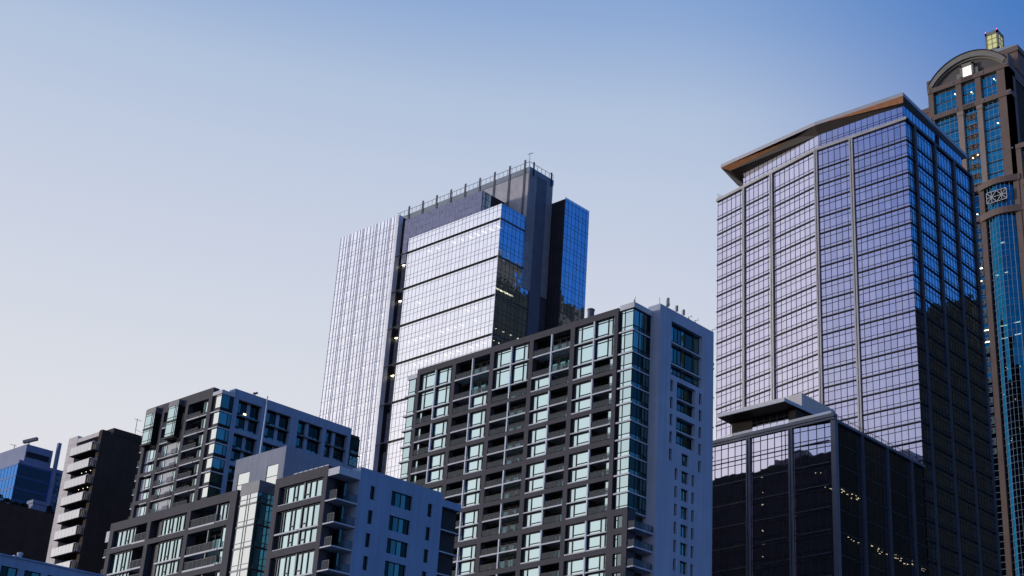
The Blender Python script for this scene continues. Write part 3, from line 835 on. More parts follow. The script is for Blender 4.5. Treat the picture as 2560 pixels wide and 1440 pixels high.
def near_block():
    T = thing('parapet_building', 'low blue-grey building whose parapet crosses the bottom left corner', 'building', (82, 156, 0))
    w = MB(); G = YF(w, 150.0)
    hs = [(70.5 + k * 2.6, 72.4 + k * 2.6, 36.5, 38.9) for k in range(7)]
    G.wall(69, 90, 0, 40.05, hs, .3)
    w.box(69, 90, 150.4, 162, 0, 39.4); w.quad((69, 150, 40.05), (90, 150, 40.05), (90, 150.4, 40.05), (69, 150.4, 40.05)); w.quad((69, 150.4, 40.05), (90, 150.4, 40.05), (90, 150.4, 39.4), (69, 150.4, 39.4))
    w.build('wall', 'paint', T)
    for h in hs:
        m = MB(); F = YF(m, 150.3); glazing(F, *h, .06, [h[0] + .9], [], .1, .05); m.build('window', ['metal_blue', 'glass_dim'], T)
    r = MB(); YF(r, 150).box(69, 90, 39.95, 40.12, -.5, .12); r.build('coping', 'paint', T)
    v = MB(); v.cyl(77.7, 150.5, 39.4, 40.5, .22, n=14); v.cyl(77.7, 150.5, 40.5, 40.72, .3, n=14); v.cyl(77.7, 150.5, 40.72, 40.8, .3, .1, n=14); v.box(77.0, 77.5, 150.3, 150.7, 39.4, 40.35); v.build('roof_vent', 'trim', T)

M['glass_teal'] = glass('glass_teal', (.16, .48, .48), .55, (.02, .07, .07), tilt=.02, var=.5)
M['blue_glass'] = glass('blue_glass', (.10, .33, .80), .7, (.01, .04, .16), tilt=0, var=0, wave=.004)
M['night_black'] = mat('night_black', (.060, .042, .026), .95, spec=.05)
M['leaf'] = mat('leaf_dark', (.012, .018, .010), .7)
M['lamp_warm'] = mat('lamp_warm', (.8, .7, .4), emit=(1, .86, .45), strength=5)
M['lamp_white'] = mat('lamp_white', (.8, .8, .7), emit=(1, .95, .8), strength=4)
corner_apartments(); low_apartments(); flagpole(); balcony_block(); blue_building(); dark_building(); near_block()

# ================================================================== tall glass office tower (middle)
def glass_office_tower():
    T = thing('glass_tower', 'tall pale glass office tower with white vertical fins and a louvred plant room on top', 'office tower', (275, 300, 0))
    X = 255.0
    b = MB()
    b.box(X + 3.2, 286, 268.0, 335.5, 0, 196.5); b.box(256.6, 275, 274.5, 309, 196.5, 205.2); b.box(X + 3.2, 286, 309, 335.5, 196.5, 207.0)
    b.build('core', 'recess', T)
    z0 = 60.0
    levels = []          # (bottom, top) of vision and spandrel strips in one 12 m module, from its band top down
    mod = [(.0, .56, 'r'), (.56, 1.28, 's'), (1.28, 3.98, 'v'), (3.98, 5.36, 's'), (5.36, 8.06, 'v'), (8.06, 9.4, 's'), (9.4, 12.0, 'v')]
    wins, bands = [], []
    Yc, Ye = 264.8, 303.5
    tops = [193.15 - 12.0 * k for k in range(11)]
    def strip(F, u0, u1, za, zb, step, n, gi, off=0):
        us = []; u = u0 + step + off
        while u < u1 - .2: us.append(u); u += step
        glazing(F, u0, u1, za, zb, n, us, [], .075, .04, gi, 0)
    def front(za, zb, u0=Yc, u1=Ye):
        m = MB(); F = XF(m, X); strip(F, u0, u1, za, zb, 1.585, 0, 1); return m
    for k, t in enumerate(tops):
        for a, c, kind in mod:
            zt, zb = t - a, t - c
            if kind == 'r':
                m = MB(); F = XF(m, X); F.box(Yc, 309.3, zt - .06, zt, -.4, .22, 1); F.box(Yc + .02, Ye, zb, zt - .06, -.6, -.25, 0)
                for q in range(13): F.box(Yc + 3 * q, Yc + 3 * q + .12, zb, zt - .06, -.25, -.2, 1)
                F.box(Yc, Ye, zb - .12, zb - .03, -.3, .04, 1)
                G = YF(m, Yc); G.box(X, 268.3, zb, zt, -.6, -.15, 1)
                bands.append(m)
            elif kind == 'v':
                wins.append(front(zb, zt))
    # the spandrels run floor by floor: join the strips so that each floor is one window band
    sp = []
    for k, t in enumerate(tops):
        for a, c, kind in mod:
            if kind == 's': sp.append(front(t - c, t - a))
    top = [front(195.78, 197.16), front(193.2, 195.78), front(197.16, 197.74)]
    emit('window', top + wins, ['metal_line', 'glass_office'], T)
    emit('spandrel', sp, ['metal_line', 'glass_office'], T)
    emit('shadow_band', bands, ['metal_dark', 'metal_grey'], T)
    # right side of the glass box
    sw = []
    zsl = [197.74, 197.1, 195.78]
    for t in tops: zsl += [t, t - .56, t - 1.28, t - 3.98, t - 5.36, t - 8.06, t - 9.4]
    for a, c in zip(zsl[:-1], zsl[1:]):
        m = MB(); G = YF(m, Yc)
        if abs(a - c - .56) < .01 and a < 194: continue
        strip(G, X, 268.4, c, a, 1.6, 0, 1); sw.append(m)
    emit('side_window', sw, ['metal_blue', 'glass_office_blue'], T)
    e = MB(); e.box(X - .06, X + .05, Yc - .06, Yc + .05, z0, 197.75); e.build('corner_post', 'trim', T)
    # finned part at the left
    f0, f1, ft = 308.9, 336.0, 207.5
    fw = []
    for k in range(38):
        zt = ft - 3.98 * k; zb = zt - 3.98
        if zb < z0: break
        m = MB(); F = XF(m, X + .05)
        for u in [f0 + 1.8 * q for q in range(15)]: F.pane(u, u + 1.8, zb + 1.2, zt, 0, 1); F.pane(u, u + 1.8, zb, zb + 1.2, 0, 1)
        F.box(f0, f1, zb - .04, zb + .04, -.02, .05, 0); F.box(f0, f1, zb + 1.17, zb + 1.23, -.02, .04, 0)
        fw.append(m)
    emit('fin_window', fw, ['fin_line', 'glass_office'], T)
    off = [0.25, 1.7, 3.1, 4.27, 4.92, 6.24, 7.98, 9.4, 10.5, 11.1, 12.5, 14.1, 15.6, 16.7, 17.3, 18.7, 20.4, 21.8, 22.9, 23.5, 24.9, 26.4]
    for q, d in enumerate(off):
        m = MB(); F = XF(m, X); u = f1 - d; w = .34 if q % 5 == 1 else .15
        F.box(u - w / 2, u + w / 2, z0, ft + .05, -.05, .09); m.build('fin', 'fin_metal', T)
    m = MB(); F = XF(m, X); F.box(f0 - .1, f0 + 1.1, z0, ft, -1.5, .18); m.build('end_fin', 'fin_metal', T)
    g = MB(); g.box(X + .1, X + 3.3, 308.95, 309.3, z0, 207.3); g.box(X + 3.1, X + 3.3, 303.4, 308.95, z0, 205.6)
    g.build('recess_wall', 'black_metal', T)
    for k in range(9):
        t = 192.6 - 12 * k - (0 if k else 0)
        m = MB(); F = XF(m, X + 3.0)
        glazing(F, 306.4, 308.9, t - 10.4, t - .9, 0, [307.6], [t - .6 - 2.5 * q for q in range(1, 4)], .09, .05); m.build('recess_window', ['metal_blue', 'glass_reflect_grey'], T)
    p = MB(); F = XF(p, X); F.box(303.5, 303.8, z0, 197.7, -3, .10); p.build('edge_post', 'metal_blue', T)
    # mauve metal wall above the glass box
    w = MB(); F = XF(w, 256.0)
    for q in range(24):
        for r in range(7):
            za = 190.5 + r * 2.14; u = 274.2 + q * 1.37
            if r < 3 and u < 303: continue
            F.box(u + .02, u + 1.35, za + .02, za + 2.12, -.4, .0)
    w.box(256.35, 275.0, 274.2, 307, 196, 205.4)
    G = YF(w, 274.2)
    w.build('metal_wall', 'mauve_metal', T)
    sg = MB(); G = YF(sg, 274.15); glazing(G, 256.2, 259.6, 198, 205.3, 0, [257.3, 258.4], [200.5, 203], .08, .05); G.box(259.6, 268, 197, 205.3, -.2, 0, 2); sg.build('side_window', ['metal_blue', 'glass_office_blue', 'recess'], T)
    # louvred plant room and its shaft
    lb = MB(); lb.box(265.1, 275.3, 264.65, 322, 190, 214.3); lb.box(268.5, 275.3, 264.65, 268, 0, 190); lb.build('plant_room', 'louvre_back', T)
    lv = MB(); F = XF(lv, 265.05); G = YF(lv, 264.6)
    z = 197.0
    while z < 212.4:
        F.box(264.7, 300, z, z + .24, -.1, .10)
        z += .42
    lv.build('louvre', 'louvre_metal', T)
    lv = MB(); G = YF(lv, 264.6); z = 175.0
    while z < 212.4:
        G.box(265.1, 268.3, z, z + .16, -.1, .10)
        z += .42
    lv.build('louvre', 'louvre_metal', T)
    lv = MB(); G = YF(lv, 264.6); z = 175.0
    while z < 212.4:
        G.box(272.6, 275.35, z, z + .16, -.1, .10); z += .42
    lv.build('louvre', 'louvre_metal', T)
    sp_ = MB(); G = YF(sp_, 264.6); G.box(268.3, 272.6, 60, 212.5, -.1, .12); sp_.build('shaft_panel', 'shaft_panel', T)
    tp = MB(); tp.box(264.95, 275.45, 264.45, 322, 212.6, 214.45); tp.build('parapet', 'louvre_top', T)
    for q in range(9):
        m = MB(); y = 266.4 + q * 6.25
        for d in (-.22, .22): m.box(264.75, 264.95, y + d - .13, y + d + .13, 198 if q < 3 else 212, 217.2)
        m.build('parapet_post', 'metal_line', T)
    rl = MB()
    rl.bar((265, 264.7, 216.2), (265, 322, 216.2), .1); rl.bar((265, 264.7, 216.2), (275.4, 264.7, 216.2), .1)
    for q in range(32): rl.bar((265, 264.7 + q * 1.8, 214.4), (265, 264.7 + q * 1.8, 216.2), .08)
    for q in range(7): rl.bar((265 + q * 1.72, 264.7, 214.4), (265 + q * 1.72, 264.7, 216.2), .1)
    rl.build('roof_railing', 'metal_grey', T)
    for x in (266.6, 274.3):
        m = MB(); m.box(x - .25, x + .25, 264.3, 264.5, 212, 216.6); m.build('parapet_post', 'metal_blue', T)
    an = MB(); an.bar((265.2, 265, 214.4), (265.2, 265, 219.3), .09); an.bar((264.9, 265.6, 218.9), (265.6, 264.0, 219.2), .12); an.build('antenna', 'metal_grey', T)
    # far block
    fb = MB(); fb.box(275.45, 286, 259.25, 275, 0, 206.6); fb.build('side_block', 'black_metal', T)
    pl = MB(); F = XF(pl, 275.43)
    for q in range(4): F.box(260.3 + q * 1.3, 260.36 + q * 1.3, 100, 206.6, -.02, .04)
    for q in range(9): F.box(259.2, 264.6, 202 - 12 * q, 202.1 - 12 * q, -.02, .05)
    pl.build('panel_joint', 'metal_dark', T)
    bw = []
    zsl = [207.0 - 1.3 * 0] ; z = 207.0
    for q in range(40):
        h = (1.3, 2.7)[q % 2]; m = MB(); G = YF(m, 259.15)
        if z - h < 60: break
        strip(G, 275.3, 286.05, z - h, z, 1.58, 0, 1); bw.append(m); z -= h
    emit('side_window', bw, ['metal_blue', 'glass_office_blue'], T)
    # lit ceiling lamps behind the glass
    rr = random.Random(3); lamps = []
    def row(zc, y0, y1, n, keep=.8, d=.9, ln=1.1):
        for q in range(n):
            if rr.random() > keep: continue
            y = y0 + (y1 - y0) * (q + .5) / n; m = MB()
            m.box(X + d, X + d + ln, y - .22, y + .22, zc - .1, zc); lamps.append(m)
    ceil = lambda k, f: tops[k] - (1.28, 5.36, 9.4)[f] - .15
    row(ceil(0, 0), 266, 280, 5, .7, ln=1.9); row(ceil(0, 0), 280, 300, 6, .4)
    row(ceil(2, 1), 272, 302, 11, .8); row(ceil(2, 0), 266, 285, 6, .4)
    row(ceil(3, 0), 268, 301, 13, .9); row(ceil(3, 1), 268, 292, 8, .6); row(ceil(1, 1), 270, 300, 7, .25)
    row(ceil(4, 0), 270, 303, 14, .6, ln=.5); row(ceil(2, 2), 266, 300, 9, .2); row(ceil(0, 1), 268, 300, 6, .2)
    for k in range(1, 7):
        for f in range(3): row(ft - 3.98 * (3 * k + f + 3) + 3.9, 309, 335, 9, (.15, .5, .3)[f], .5, .8)
    for (k, f, n, kp) in ((1, 2, 5, 1), (2, 2, 4, .9), (3, 0, 6, .9), (3, 1, 5, .8)):
        for q in range(n):
            if rr.random() > kp: continue
            x = 255.8 + 11.5 * (q + .5) / n; m = MB(); z = ceil(k, f); L = 1.25 if k == 1 else .16
            if k == 1 and q > 2: continue
            m.box(x - L, x + L, Yc + .7, Yc + 1.3, z - .12, z); lamps.append(m)
    for x in (283.4, 284.9): m = MB(); m.box(x - .6, x + .6, 260, 260.6, 190.2, 190.6); 
    for k in (0, 1, 2, 3): m = MB(); m.box(X + 2.5, X + 2.8, 307.2, 308.3, tops[k] - 2.1, tops[k] - 1.95); lamps.append(m)
    emit('ceiling_light', lamps, 'lamp_office', T)

M['metal_line'] = mat('metal_line', (.15, .15, .18), .5)
M['fin_line'] = mat('fin_line', (.34, .34, .38), .5)
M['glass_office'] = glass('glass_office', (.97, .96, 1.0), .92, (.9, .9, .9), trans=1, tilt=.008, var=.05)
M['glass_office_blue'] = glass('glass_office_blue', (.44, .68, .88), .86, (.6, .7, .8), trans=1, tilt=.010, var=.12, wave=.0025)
M['glass_reflect_grey'] = glass('glass_reflect_grey', (.62, .64, .76), .30, (.34, .35, .44), tilt=.01, var=.15)  # recess panes: grey reflection painted in as diffuse colour
M['fin_metal'] = mat('fin_metal', (.72, .71, .74), .45, metal=.2)
M['mauve_metal'] = mat('mauve_metal', (.17, .18, .28), .5, metal=.3, var=.2, scale=.9)
M['louvre_back'] = mat('louvre_back', (.05, .05, .06), .8)
M['louvre_metal'] = mat('louvre_metal', (.60, .58, .60), .5, metal=.2)
M['louvre_top'] = mat('louvre_top', (.20, .23, .26), .4, metal=.2)
M['shaft_panel'] = mat('shaft_panel', (.11, .12, .16), .6)
M['black_metal'] = mat('black_metal', (.022, .022, .028), .5)
M['lamp_office'] = mat('lamp_office', (.8, .8, .7), emit=(1, .88, .60), strength=6.5)
glass_office_tower()

# ================================================================== right office tower with the timber roof
def plank_mat():
    m = mat('timber_soffit', (.34, .135, .05), .55, var=.18, scale=.8)
    return m
M['timber'] = plank_mat()
M['ledge_grey'] = mat('ledge_grey', (.22, .22, .27), .45, metal=.2)
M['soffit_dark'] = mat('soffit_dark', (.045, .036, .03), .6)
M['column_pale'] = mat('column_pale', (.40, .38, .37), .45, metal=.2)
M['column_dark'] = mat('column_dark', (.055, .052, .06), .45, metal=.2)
M['glass_lilac'] = glass('glass_lilac', (.70, .66, .80), .88, (.02, .02, .03), tilt=.010, var=.07)
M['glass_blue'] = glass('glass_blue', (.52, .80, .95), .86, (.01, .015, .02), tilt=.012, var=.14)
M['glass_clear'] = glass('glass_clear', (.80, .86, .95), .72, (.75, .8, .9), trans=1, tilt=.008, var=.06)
M['lamp_dot'] = mat('lamp_dot', (.8, .8, .7), emit=(1, .84, .50), strength=6)

def office_tower():
    T = thing('office_tower', 'tall lilac glass office tower with a timber-lined overhanging roof', 'office tower', (255, 150, 0))
    X, Y = 238.7, 125.0
    P0, P1 = (238.66, 148.15), (245.1, 180.4)
    L = 32.93; u = ((P1[0] - P0[0]) / 32.886, (P1[1] - P0[1]) / 32.886); n = (-u[1], u[0])
    ledges = [142.24 + 4.05 * k for k in range(6, -28, -1)]      # tops of the floor ledges, downwards
    ledges = [z for z in ledges if z > 20]
    b = MB()
    bx = [(239.6, 126.0), (269.7, 126.0), (269.7, 197.0), (246.2, 180.3), (239.7, 148.4)]
    for i in range(5):
        a, c = bx[i], bx[(i + 1) % 5]; b.quad((a[0], a[1], 0), (c[0], c[1], 0), (c[0], c[1], 167.6), (a[0], a[1], 167.6))
    b.poly([(x, y, 167.6) for x, y in bx]); b.build('core', 'recess', T)
    wins, led = [], []
    def bay(mk, u0, u1, us, z0, z1, gi):
        m = MB(); F = mk(m)
        glazing(F, u0, u1, z0, z1, 0, us, [z1 - 1.0, z0 + .72], .105, .06, gi, 0); return m
    left = lambda m: Face(m, P0, u, n)
    frontf = lambda m: XF(m, X)
    right = lambda m: YF(m, Y)
    bays = [(left, 24.0, 32.86, [31.2, 29.65, 28.1, 26.55, 24.97], 1), (left, 14.8, 23.3, [21.93, 20.38, 18.83, 17.27, 15.73], 1),
            (left, .55, 13.85, [13.2 - 1.55 * k for k in range(9)], 1),
            (frontf, 139.35, 147.7, [146.46, 144.93, 143.38, 141.86, 140.3], 1), (frontf, 125.0, 138.35, [137.2 - 1.54 * k for k in range(8)], 1)]
    xc = [242.3, 251.6, 260.85, 270.0]
    bays.append((right, 238.7, 241.75, [239.5, 240.6], 2))
    for k in range(3): bays.append((right, xc[k] + .5, xc[k + 1] - .5, [xc[k] + .5 + 1.37 * q for q in range(1, 6)], 2))
    zl = [168.0] + ledges[1:] if ledges[0] > 165 else [168.0] + ledges
    zl = [z for z in zl if z < 168.1]
    fl = [(167.3, zl[1] if abs(zl[0] - 168) < .1 else zl[0])]
    seq = [z for z in ledges if z < 164.5]
    fl = [(167.2, seq[0])] + list(zip([z - .32 for z in seq[:-1]], seq[1:]))
    for (zt, zb) in fl:
        for mk, u0, u1, us, gi in bays: wins.append(bay(mk, u0, u1, [v for v in us if u0 + .3 < v < u1 - .3], zb, zt, gi))
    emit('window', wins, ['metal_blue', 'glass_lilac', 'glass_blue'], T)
    for z in seq:
        m = MB()
        F = left(m); F.box(0, 33.1, z - .24, z - .08, -.5, .10, 0); F.box(0, 33.1, z - .06, z + .04, -.5, .20, 1)
        F = frontf(m); F.box(Y - .1, 148.2, z - .24, z - .08, -.5, .10, 0); F.box(Y - .2, 148.2, z - .06, z + .04, -.5, .20, 1)
        F = right(m); F.box(X, 270.1, z - .32, z - .12, -.5, .14, 0); F.box(X - .02, 270.1, z - .1, z + .02, -.5, .23, 0)
        led.append(m)
    emit('floor_ledge', led, ['metal_blue', 'ledge_grey'], T)
    def col(F, a, c, z0, z1, nm, mtl):
        w = c - a
        F.box(a, a + w * .38, z0, z1, -.2, .42); F.box(c - w * .38, c, z0, z1, -.2, .42); F.box(a + w * .38, c - w * .38, z0, z1, -.2, .12)
        F.mb.build(nm, mtl, T)
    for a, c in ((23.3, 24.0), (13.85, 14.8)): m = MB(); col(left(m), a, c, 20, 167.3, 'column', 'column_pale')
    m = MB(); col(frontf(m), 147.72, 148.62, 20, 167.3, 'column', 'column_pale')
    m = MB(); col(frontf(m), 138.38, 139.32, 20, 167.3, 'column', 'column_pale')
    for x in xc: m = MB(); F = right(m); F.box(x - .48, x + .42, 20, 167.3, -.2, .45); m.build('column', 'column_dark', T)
    # cornice
    m = MB(); F = left(m); F.box(-.05, 33.1, 167.25, 167.95, -.6, .45)
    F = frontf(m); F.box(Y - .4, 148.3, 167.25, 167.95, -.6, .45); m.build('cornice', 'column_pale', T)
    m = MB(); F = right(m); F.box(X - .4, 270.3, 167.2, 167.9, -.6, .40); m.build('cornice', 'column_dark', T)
    dk = MB(); dk.poly([(x, y, 167.8) for x, y in bx]); dk.build('roof_deck', 'roof', T)
    # glass railing at the left end
    r = MB(); F = left(r); F.pane(26.5, 32.9, 168.0, 169.6, .2, 0)
    G = Face(r, P1, (-n[0], -n[1]), u); G.pane(-.2, 6, 168, 169.6, 0, 0)
    r.build('roof_railing', 'rail_glass_pale', T)
    # glass storey under the roof
    c0, c1, c2 = (241.0, 126.75), (241.1, 148.85), (245.6, 173.3)
    cr = MB()
    F = XF(cr, 241.0); glazing(F, 126.75, 148.8, 167.9, 173.0, 0, [128.2 + 1.54 * k for k in range(14)], [169.2, 170.4, 171.0], .09, .05, 1, 0)
    d = ((c2[0] - c1[0]), (c2[1] - c1[1])); ln = math.hypot(*d); uu = (d[0] / ln, d[1] / ln)
    F = Face(cr, c1, uu, (-uu[1], uu[0])); glazing(F, 0, ln, 167.9, 173.0, 0, [1.5 * k for k in range(1, 17)], [169.2, 170.4], .09, .05, 1, 0)
    F = YF(cr, 126.75); glazing(F, 241.0, 269.2, 167.9, 173.0, 0, [242.4 + 1.5 * k for k in range(18)], [169.2, 170.6], .09, .05, 2, 0)
    cr.quad((269.2, 126.75, 167.9), (269.2, 176, 167.9), (269.2, 176, 173), (269.2, 126.75, 173), 2)
    cr.build('penthouse_glazing', ['metal_blue', 'glass_lilac', 'glass_blue'], T)
    pc = MB(); pc.box(242, 268.6, 127.6, 149, 167.8, 172.9); pc.box(248.0, 268.6, 149, 173, 167.8, 172.9); pc.build('penthouse_core', 'recess', T)
    # roof with folded soffit
    A, B, Cc, D = (240.2, 126.1), (239.45, 148.9), (242.6, 177.8), (273.0, 126.9); E_ = (273.0, 179.0); Li = (246.91, 174.53, 171.5); Lt = (252.0, 179.5)
    zt, zf = 175.6, 174.75
    top = [A, D, E_, Lt, Cc, B]
    rt = MB(); rt.poly([(x, y, zt + .02) for x, y in top]); rt.build('roof', 'trim', T)
    fs = MB()
    for p, q in ((A, B), (B, Cc), (Cc, Lt), (Lt, E_), (A, D), (D, E_)): fs.quad((*p, zf), (*q, zf), (*q, zt), (*p, zt))
    fs.build('fascia', 'fascia', T)
    zi = 172.95
    RL = (243.47, 175.58, 173.6); FL = (241.3, 155.0, zf); RC = (240.3, 126.25, 173.0); FR = (239.5, 146.6, zf)
    s = MB(); s.poly([(*A, zf), FR, RC]); s.build('timber_soffit', 'timber', T)
    s = MB(); s.poly([FL, (*Cc, zf), RL]); s.build('timber_soffit', 'timber', T)
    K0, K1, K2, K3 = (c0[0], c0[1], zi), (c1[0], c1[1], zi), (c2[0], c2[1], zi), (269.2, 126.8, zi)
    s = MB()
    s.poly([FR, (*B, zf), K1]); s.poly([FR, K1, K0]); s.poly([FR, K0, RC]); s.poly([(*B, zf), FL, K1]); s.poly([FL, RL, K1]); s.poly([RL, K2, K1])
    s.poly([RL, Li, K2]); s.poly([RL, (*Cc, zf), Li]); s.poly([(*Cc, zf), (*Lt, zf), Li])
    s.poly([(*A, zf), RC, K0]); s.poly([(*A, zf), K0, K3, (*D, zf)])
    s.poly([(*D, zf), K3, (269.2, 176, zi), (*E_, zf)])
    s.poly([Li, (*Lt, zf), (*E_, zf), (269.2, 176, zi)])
    s.build('soffit', 'soffit_dark', T)  # shade on the inner fold is put into this darker colour
    lamps = []
    for (x, y, z) in ((260.9, 126.4, 168.6), (267, 125.9, 107.5), (268.4, 125.9, 95.2)):
        m = MB(); m.box(x - .2, x + .2, y - .6, y - .45, z, z + .25); lamps.append(m)
    m = MB(); m.box(254.4, 255.0, 125.2, 126.0, 168, 171.6); m.build('davit', 'metal_dark', T)
M['fascia'] = mat('fascia_metal', (.42, .40, .40), .4, metal=.3, var=.05)
M['rail_glass_pale'] = glass('rail_glass_pale', (.9, .92, .95), .35, (.8, .84, .88), trans=1, tilt=0)
office_tower()

# ================================================================== black glass block in front of the office tower
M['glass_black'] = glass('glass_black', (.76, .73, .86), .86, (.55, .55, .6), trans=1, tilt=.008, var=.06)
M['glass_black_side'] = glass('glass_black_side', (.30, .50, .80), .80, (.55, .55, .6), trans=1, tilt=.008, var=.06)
def glass_block():
    T = thing('glass_block', 'black glass office block with a flat canopy roof, in front of the lilac tower', 'office building', (220, 138, 0))
    X, Y = 204.0, 125.0
    fl = [84.0 - 4.07 * k for k in range(16)]
    b = MB(); b.box(208.5, 238.0, 128.5, 151, 0, 87.6); b.build('core', 'recess', T)
    e = MB(); e.box(204.1, 238.2, 151.2, 151.6, 0, 87.6); e.build('end_wall', 'recess', T)
    s = MB()
    for z in fl: s.box(204.5, 238.0, 125.6, 151, z - 3.3, z - 3.0)
    s.build('ceiling', 'recess', T)
    wins = []
    fb = [(143.1, 151.2, [150.4, 148.92, 147.35, 145.8, 144.28]), (133.85, 142.2, [141.6, 140.05, 138.5, 136.95, 135.4, 134.6]), (124.9, 132.9, [131.45, 129.8, 128.1, 126.45])]
    xs = [205.2, 214.6, 223.85, 233.3]
    for k in range(15):
        zt = 87.6 if k == 0 else fl[k - 1] - .75
        zt = 87.65 if k == 0 else fl[k - 1]
        zb = fl[k]
        for q, (a, c, us) in enumerate(fb):
            m = MB()
            F = XF(m, X)
            if q == 2:                      # the right bay is set at a slight angle to the other two
                t = radians(4.0); F = Face(m, (X + .56, 124.9), (-sin(t), cos(t)), (-cos(t), -sin(t)))
                a_, c_, us_ = 0, c - a, [v - a for v in us]
                glazing(F, a_, c_, zb, zt, 0, us_, [zt - .95, zb + .75], .12, .06)
            else: glazing(F, a, c, zb, zt, 0, us, [zt - .95, zb + .75], .12, .06)
            wins.append(m)
        for q in range(4):
            m = MB(); G = YF(m, Y); a, c = xs[q] + .4, (xs[q + 1] if q < 3 else 238.7) - .5
            glazing(G, a, c, zb, zt, 0, [a + (c - a) * t / 6 for t in range(1, 6)], [zb + .75], .10, .05, 2, 0); wins.append(m)
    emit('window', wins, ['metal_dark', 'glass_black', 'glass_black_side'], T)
    for z in fl:
        m = MB(); F = XF(m, X); F.box(Y + .3, 151.2, z - .1, z + .02, -.1, .16, 0); YF(m, Y).box(X + .3, 238.6, z - .06, z, -.1, .10, 0); m.build('floor_ledge', 'metal_grey', T)
    for a, c in ((142.2, 143.05), (132.9, 133.75)):
        m = MB(); F = XF(m, X); w = c - a
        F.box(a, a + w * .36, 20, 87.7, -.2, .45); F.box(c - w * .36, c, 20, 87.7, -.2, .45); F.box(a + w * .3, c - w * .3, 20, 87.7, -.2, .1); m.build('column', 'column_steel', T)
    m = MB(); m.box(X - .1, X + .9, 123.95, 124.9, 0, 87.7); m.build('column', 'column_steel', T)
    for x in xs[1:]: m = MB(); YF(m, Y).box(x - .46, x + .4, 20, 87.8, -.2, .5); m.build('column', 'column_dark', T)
    p = MB(); F = XF(p, X); F.box(123.9, 151.4, 87.65, 88.0, -.8, .35); F.box(123.9, 151.4, 88.12, 88.75, -.8, .45); G = YF(p, Y); G.box(X, 238.6, 87.7, 88.2, -.6, .52)
    p.build('parapet', 'column_steel', T)
    rd = MB(); rd.box(204.6, 238.2, 125.3, 151.2, 87.6, 87.9); rd.build('roof_deck', 'roof', T)
    rl = MB(); G = YF(rl, 124.9)
    for k in range(40): G.box(206 + k * .8, 206.06 + k * .8, 88.3, 89.2, -.03, .03)
    G.box(206, 238, 89.15, 89.22, -.03, .03); rl.build('roof_railing', 'metal_grey', T)
    gl = MB(); XF(gl, 204.4).pane(125, 150.5, 88.75, 89.6, 0, 0); gl.build('roof_railing', 'rail_glass_pale', T)
    # canopy and plant box
    c = MB(); c.hexa([(201.9, 133.3, 92.4), (214.2, 132.6, 92.4), (214.2, 149, 92.4), (201.9, 148.4, 92.4), (201.9, 133.3, 93.05), (214.2, 132.6, 93.05), (214.2, 149, 93.05), (201.9, 148.4, 93.05)])
    c.build('canopy', 'canopy_edge', T)
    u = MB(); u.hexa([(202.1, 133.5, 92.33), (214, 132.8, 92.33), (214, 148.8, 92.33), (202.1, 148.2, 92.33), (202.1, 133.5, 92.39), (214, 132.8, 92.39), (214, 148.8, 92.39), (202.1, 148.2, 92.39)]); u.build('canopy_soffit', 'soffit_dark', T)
    w = MB(); F = XF(w, 206.0); glazing(F, 135.1, 143.3, 88, 92.3, 0, [136.1, 137.7, 139.2, 140.7, 142.2], [89.7, 90.6, 91.3], .1, .05); w.box(206.1, 213.5, 135.1, 143.3, 88, 92.3, 2)
    w.box(206, 213.5, 133.6, 135.05, 88, 92.3, 2); w.box(206, 213.5, 143.35, 148, 88, 92.3, 2)
    w.build('penthouse', ['metal_dark', 'glass_lilac', 'recess'], T)
    x = MB(); x.box(212, 224, 136.05, 150, 88, 97.75); x.build('plant_box', ['plant_box'], T)
    h = MB(); h.box(204.9, 206, 128.8, 132.2, 88.4, 89.6, 0); h.box(204.85, 204.9, 129.2, 132.0, 88.7, 89.3, 1); h.build('roof_hatch', ['metal_grey', 'recess'], T)
    # lamps seen through the dark glass
    rr = random.Random(11); L = []
    def dot(x, y, z, w=.13, l=None):
        m = MB(); l = l or w; m.box(x - l, x + l, y - w, y + w, z - .1, z); L.append(m)
    for (y, z) in ((140.6, 80.2), (140.4, 80.9), (140.5, 77.3), (140.75, 75.0), (140.45, 75.0), (140.4, 72.2), (140.6, 70.2), (140.4, 70.0), (140.4, 67.6), (140.55, 65.4), (129.0, 78.9), (127.9, 78.7)): dot(X + 1.2, y, z, .09)
    for k, (x0, x1, nn) in ((2, (206.5, 220, 24)), (4, (212, 238, 40)), (6, (226, 236, 18))):
        for q in range(nn):
            if rr.random() < .25: continue
            x = x0 + (x1 - x0) * (q + rr.random()) / nn; dot(x, Y + 1 + rr.random() * 2.2, fl[k] - 3.35 + 4.0, .1, rr.choice((.1, .14, .28)))
    emit('ceiling_light', L, 'lamp_dot', T)
M['column_steel'] = mat('column_steel', (.17, .17, .19), .4, metal=.3)
M['canopy_edge'] = mat('canopy_edge', (.52, .53, .56), .5, metal=.2, var=.12, scale=2)
M['plant_box'] = mat('plant_box', (.56, .52, .48), .7, var=.05)
glass_block()

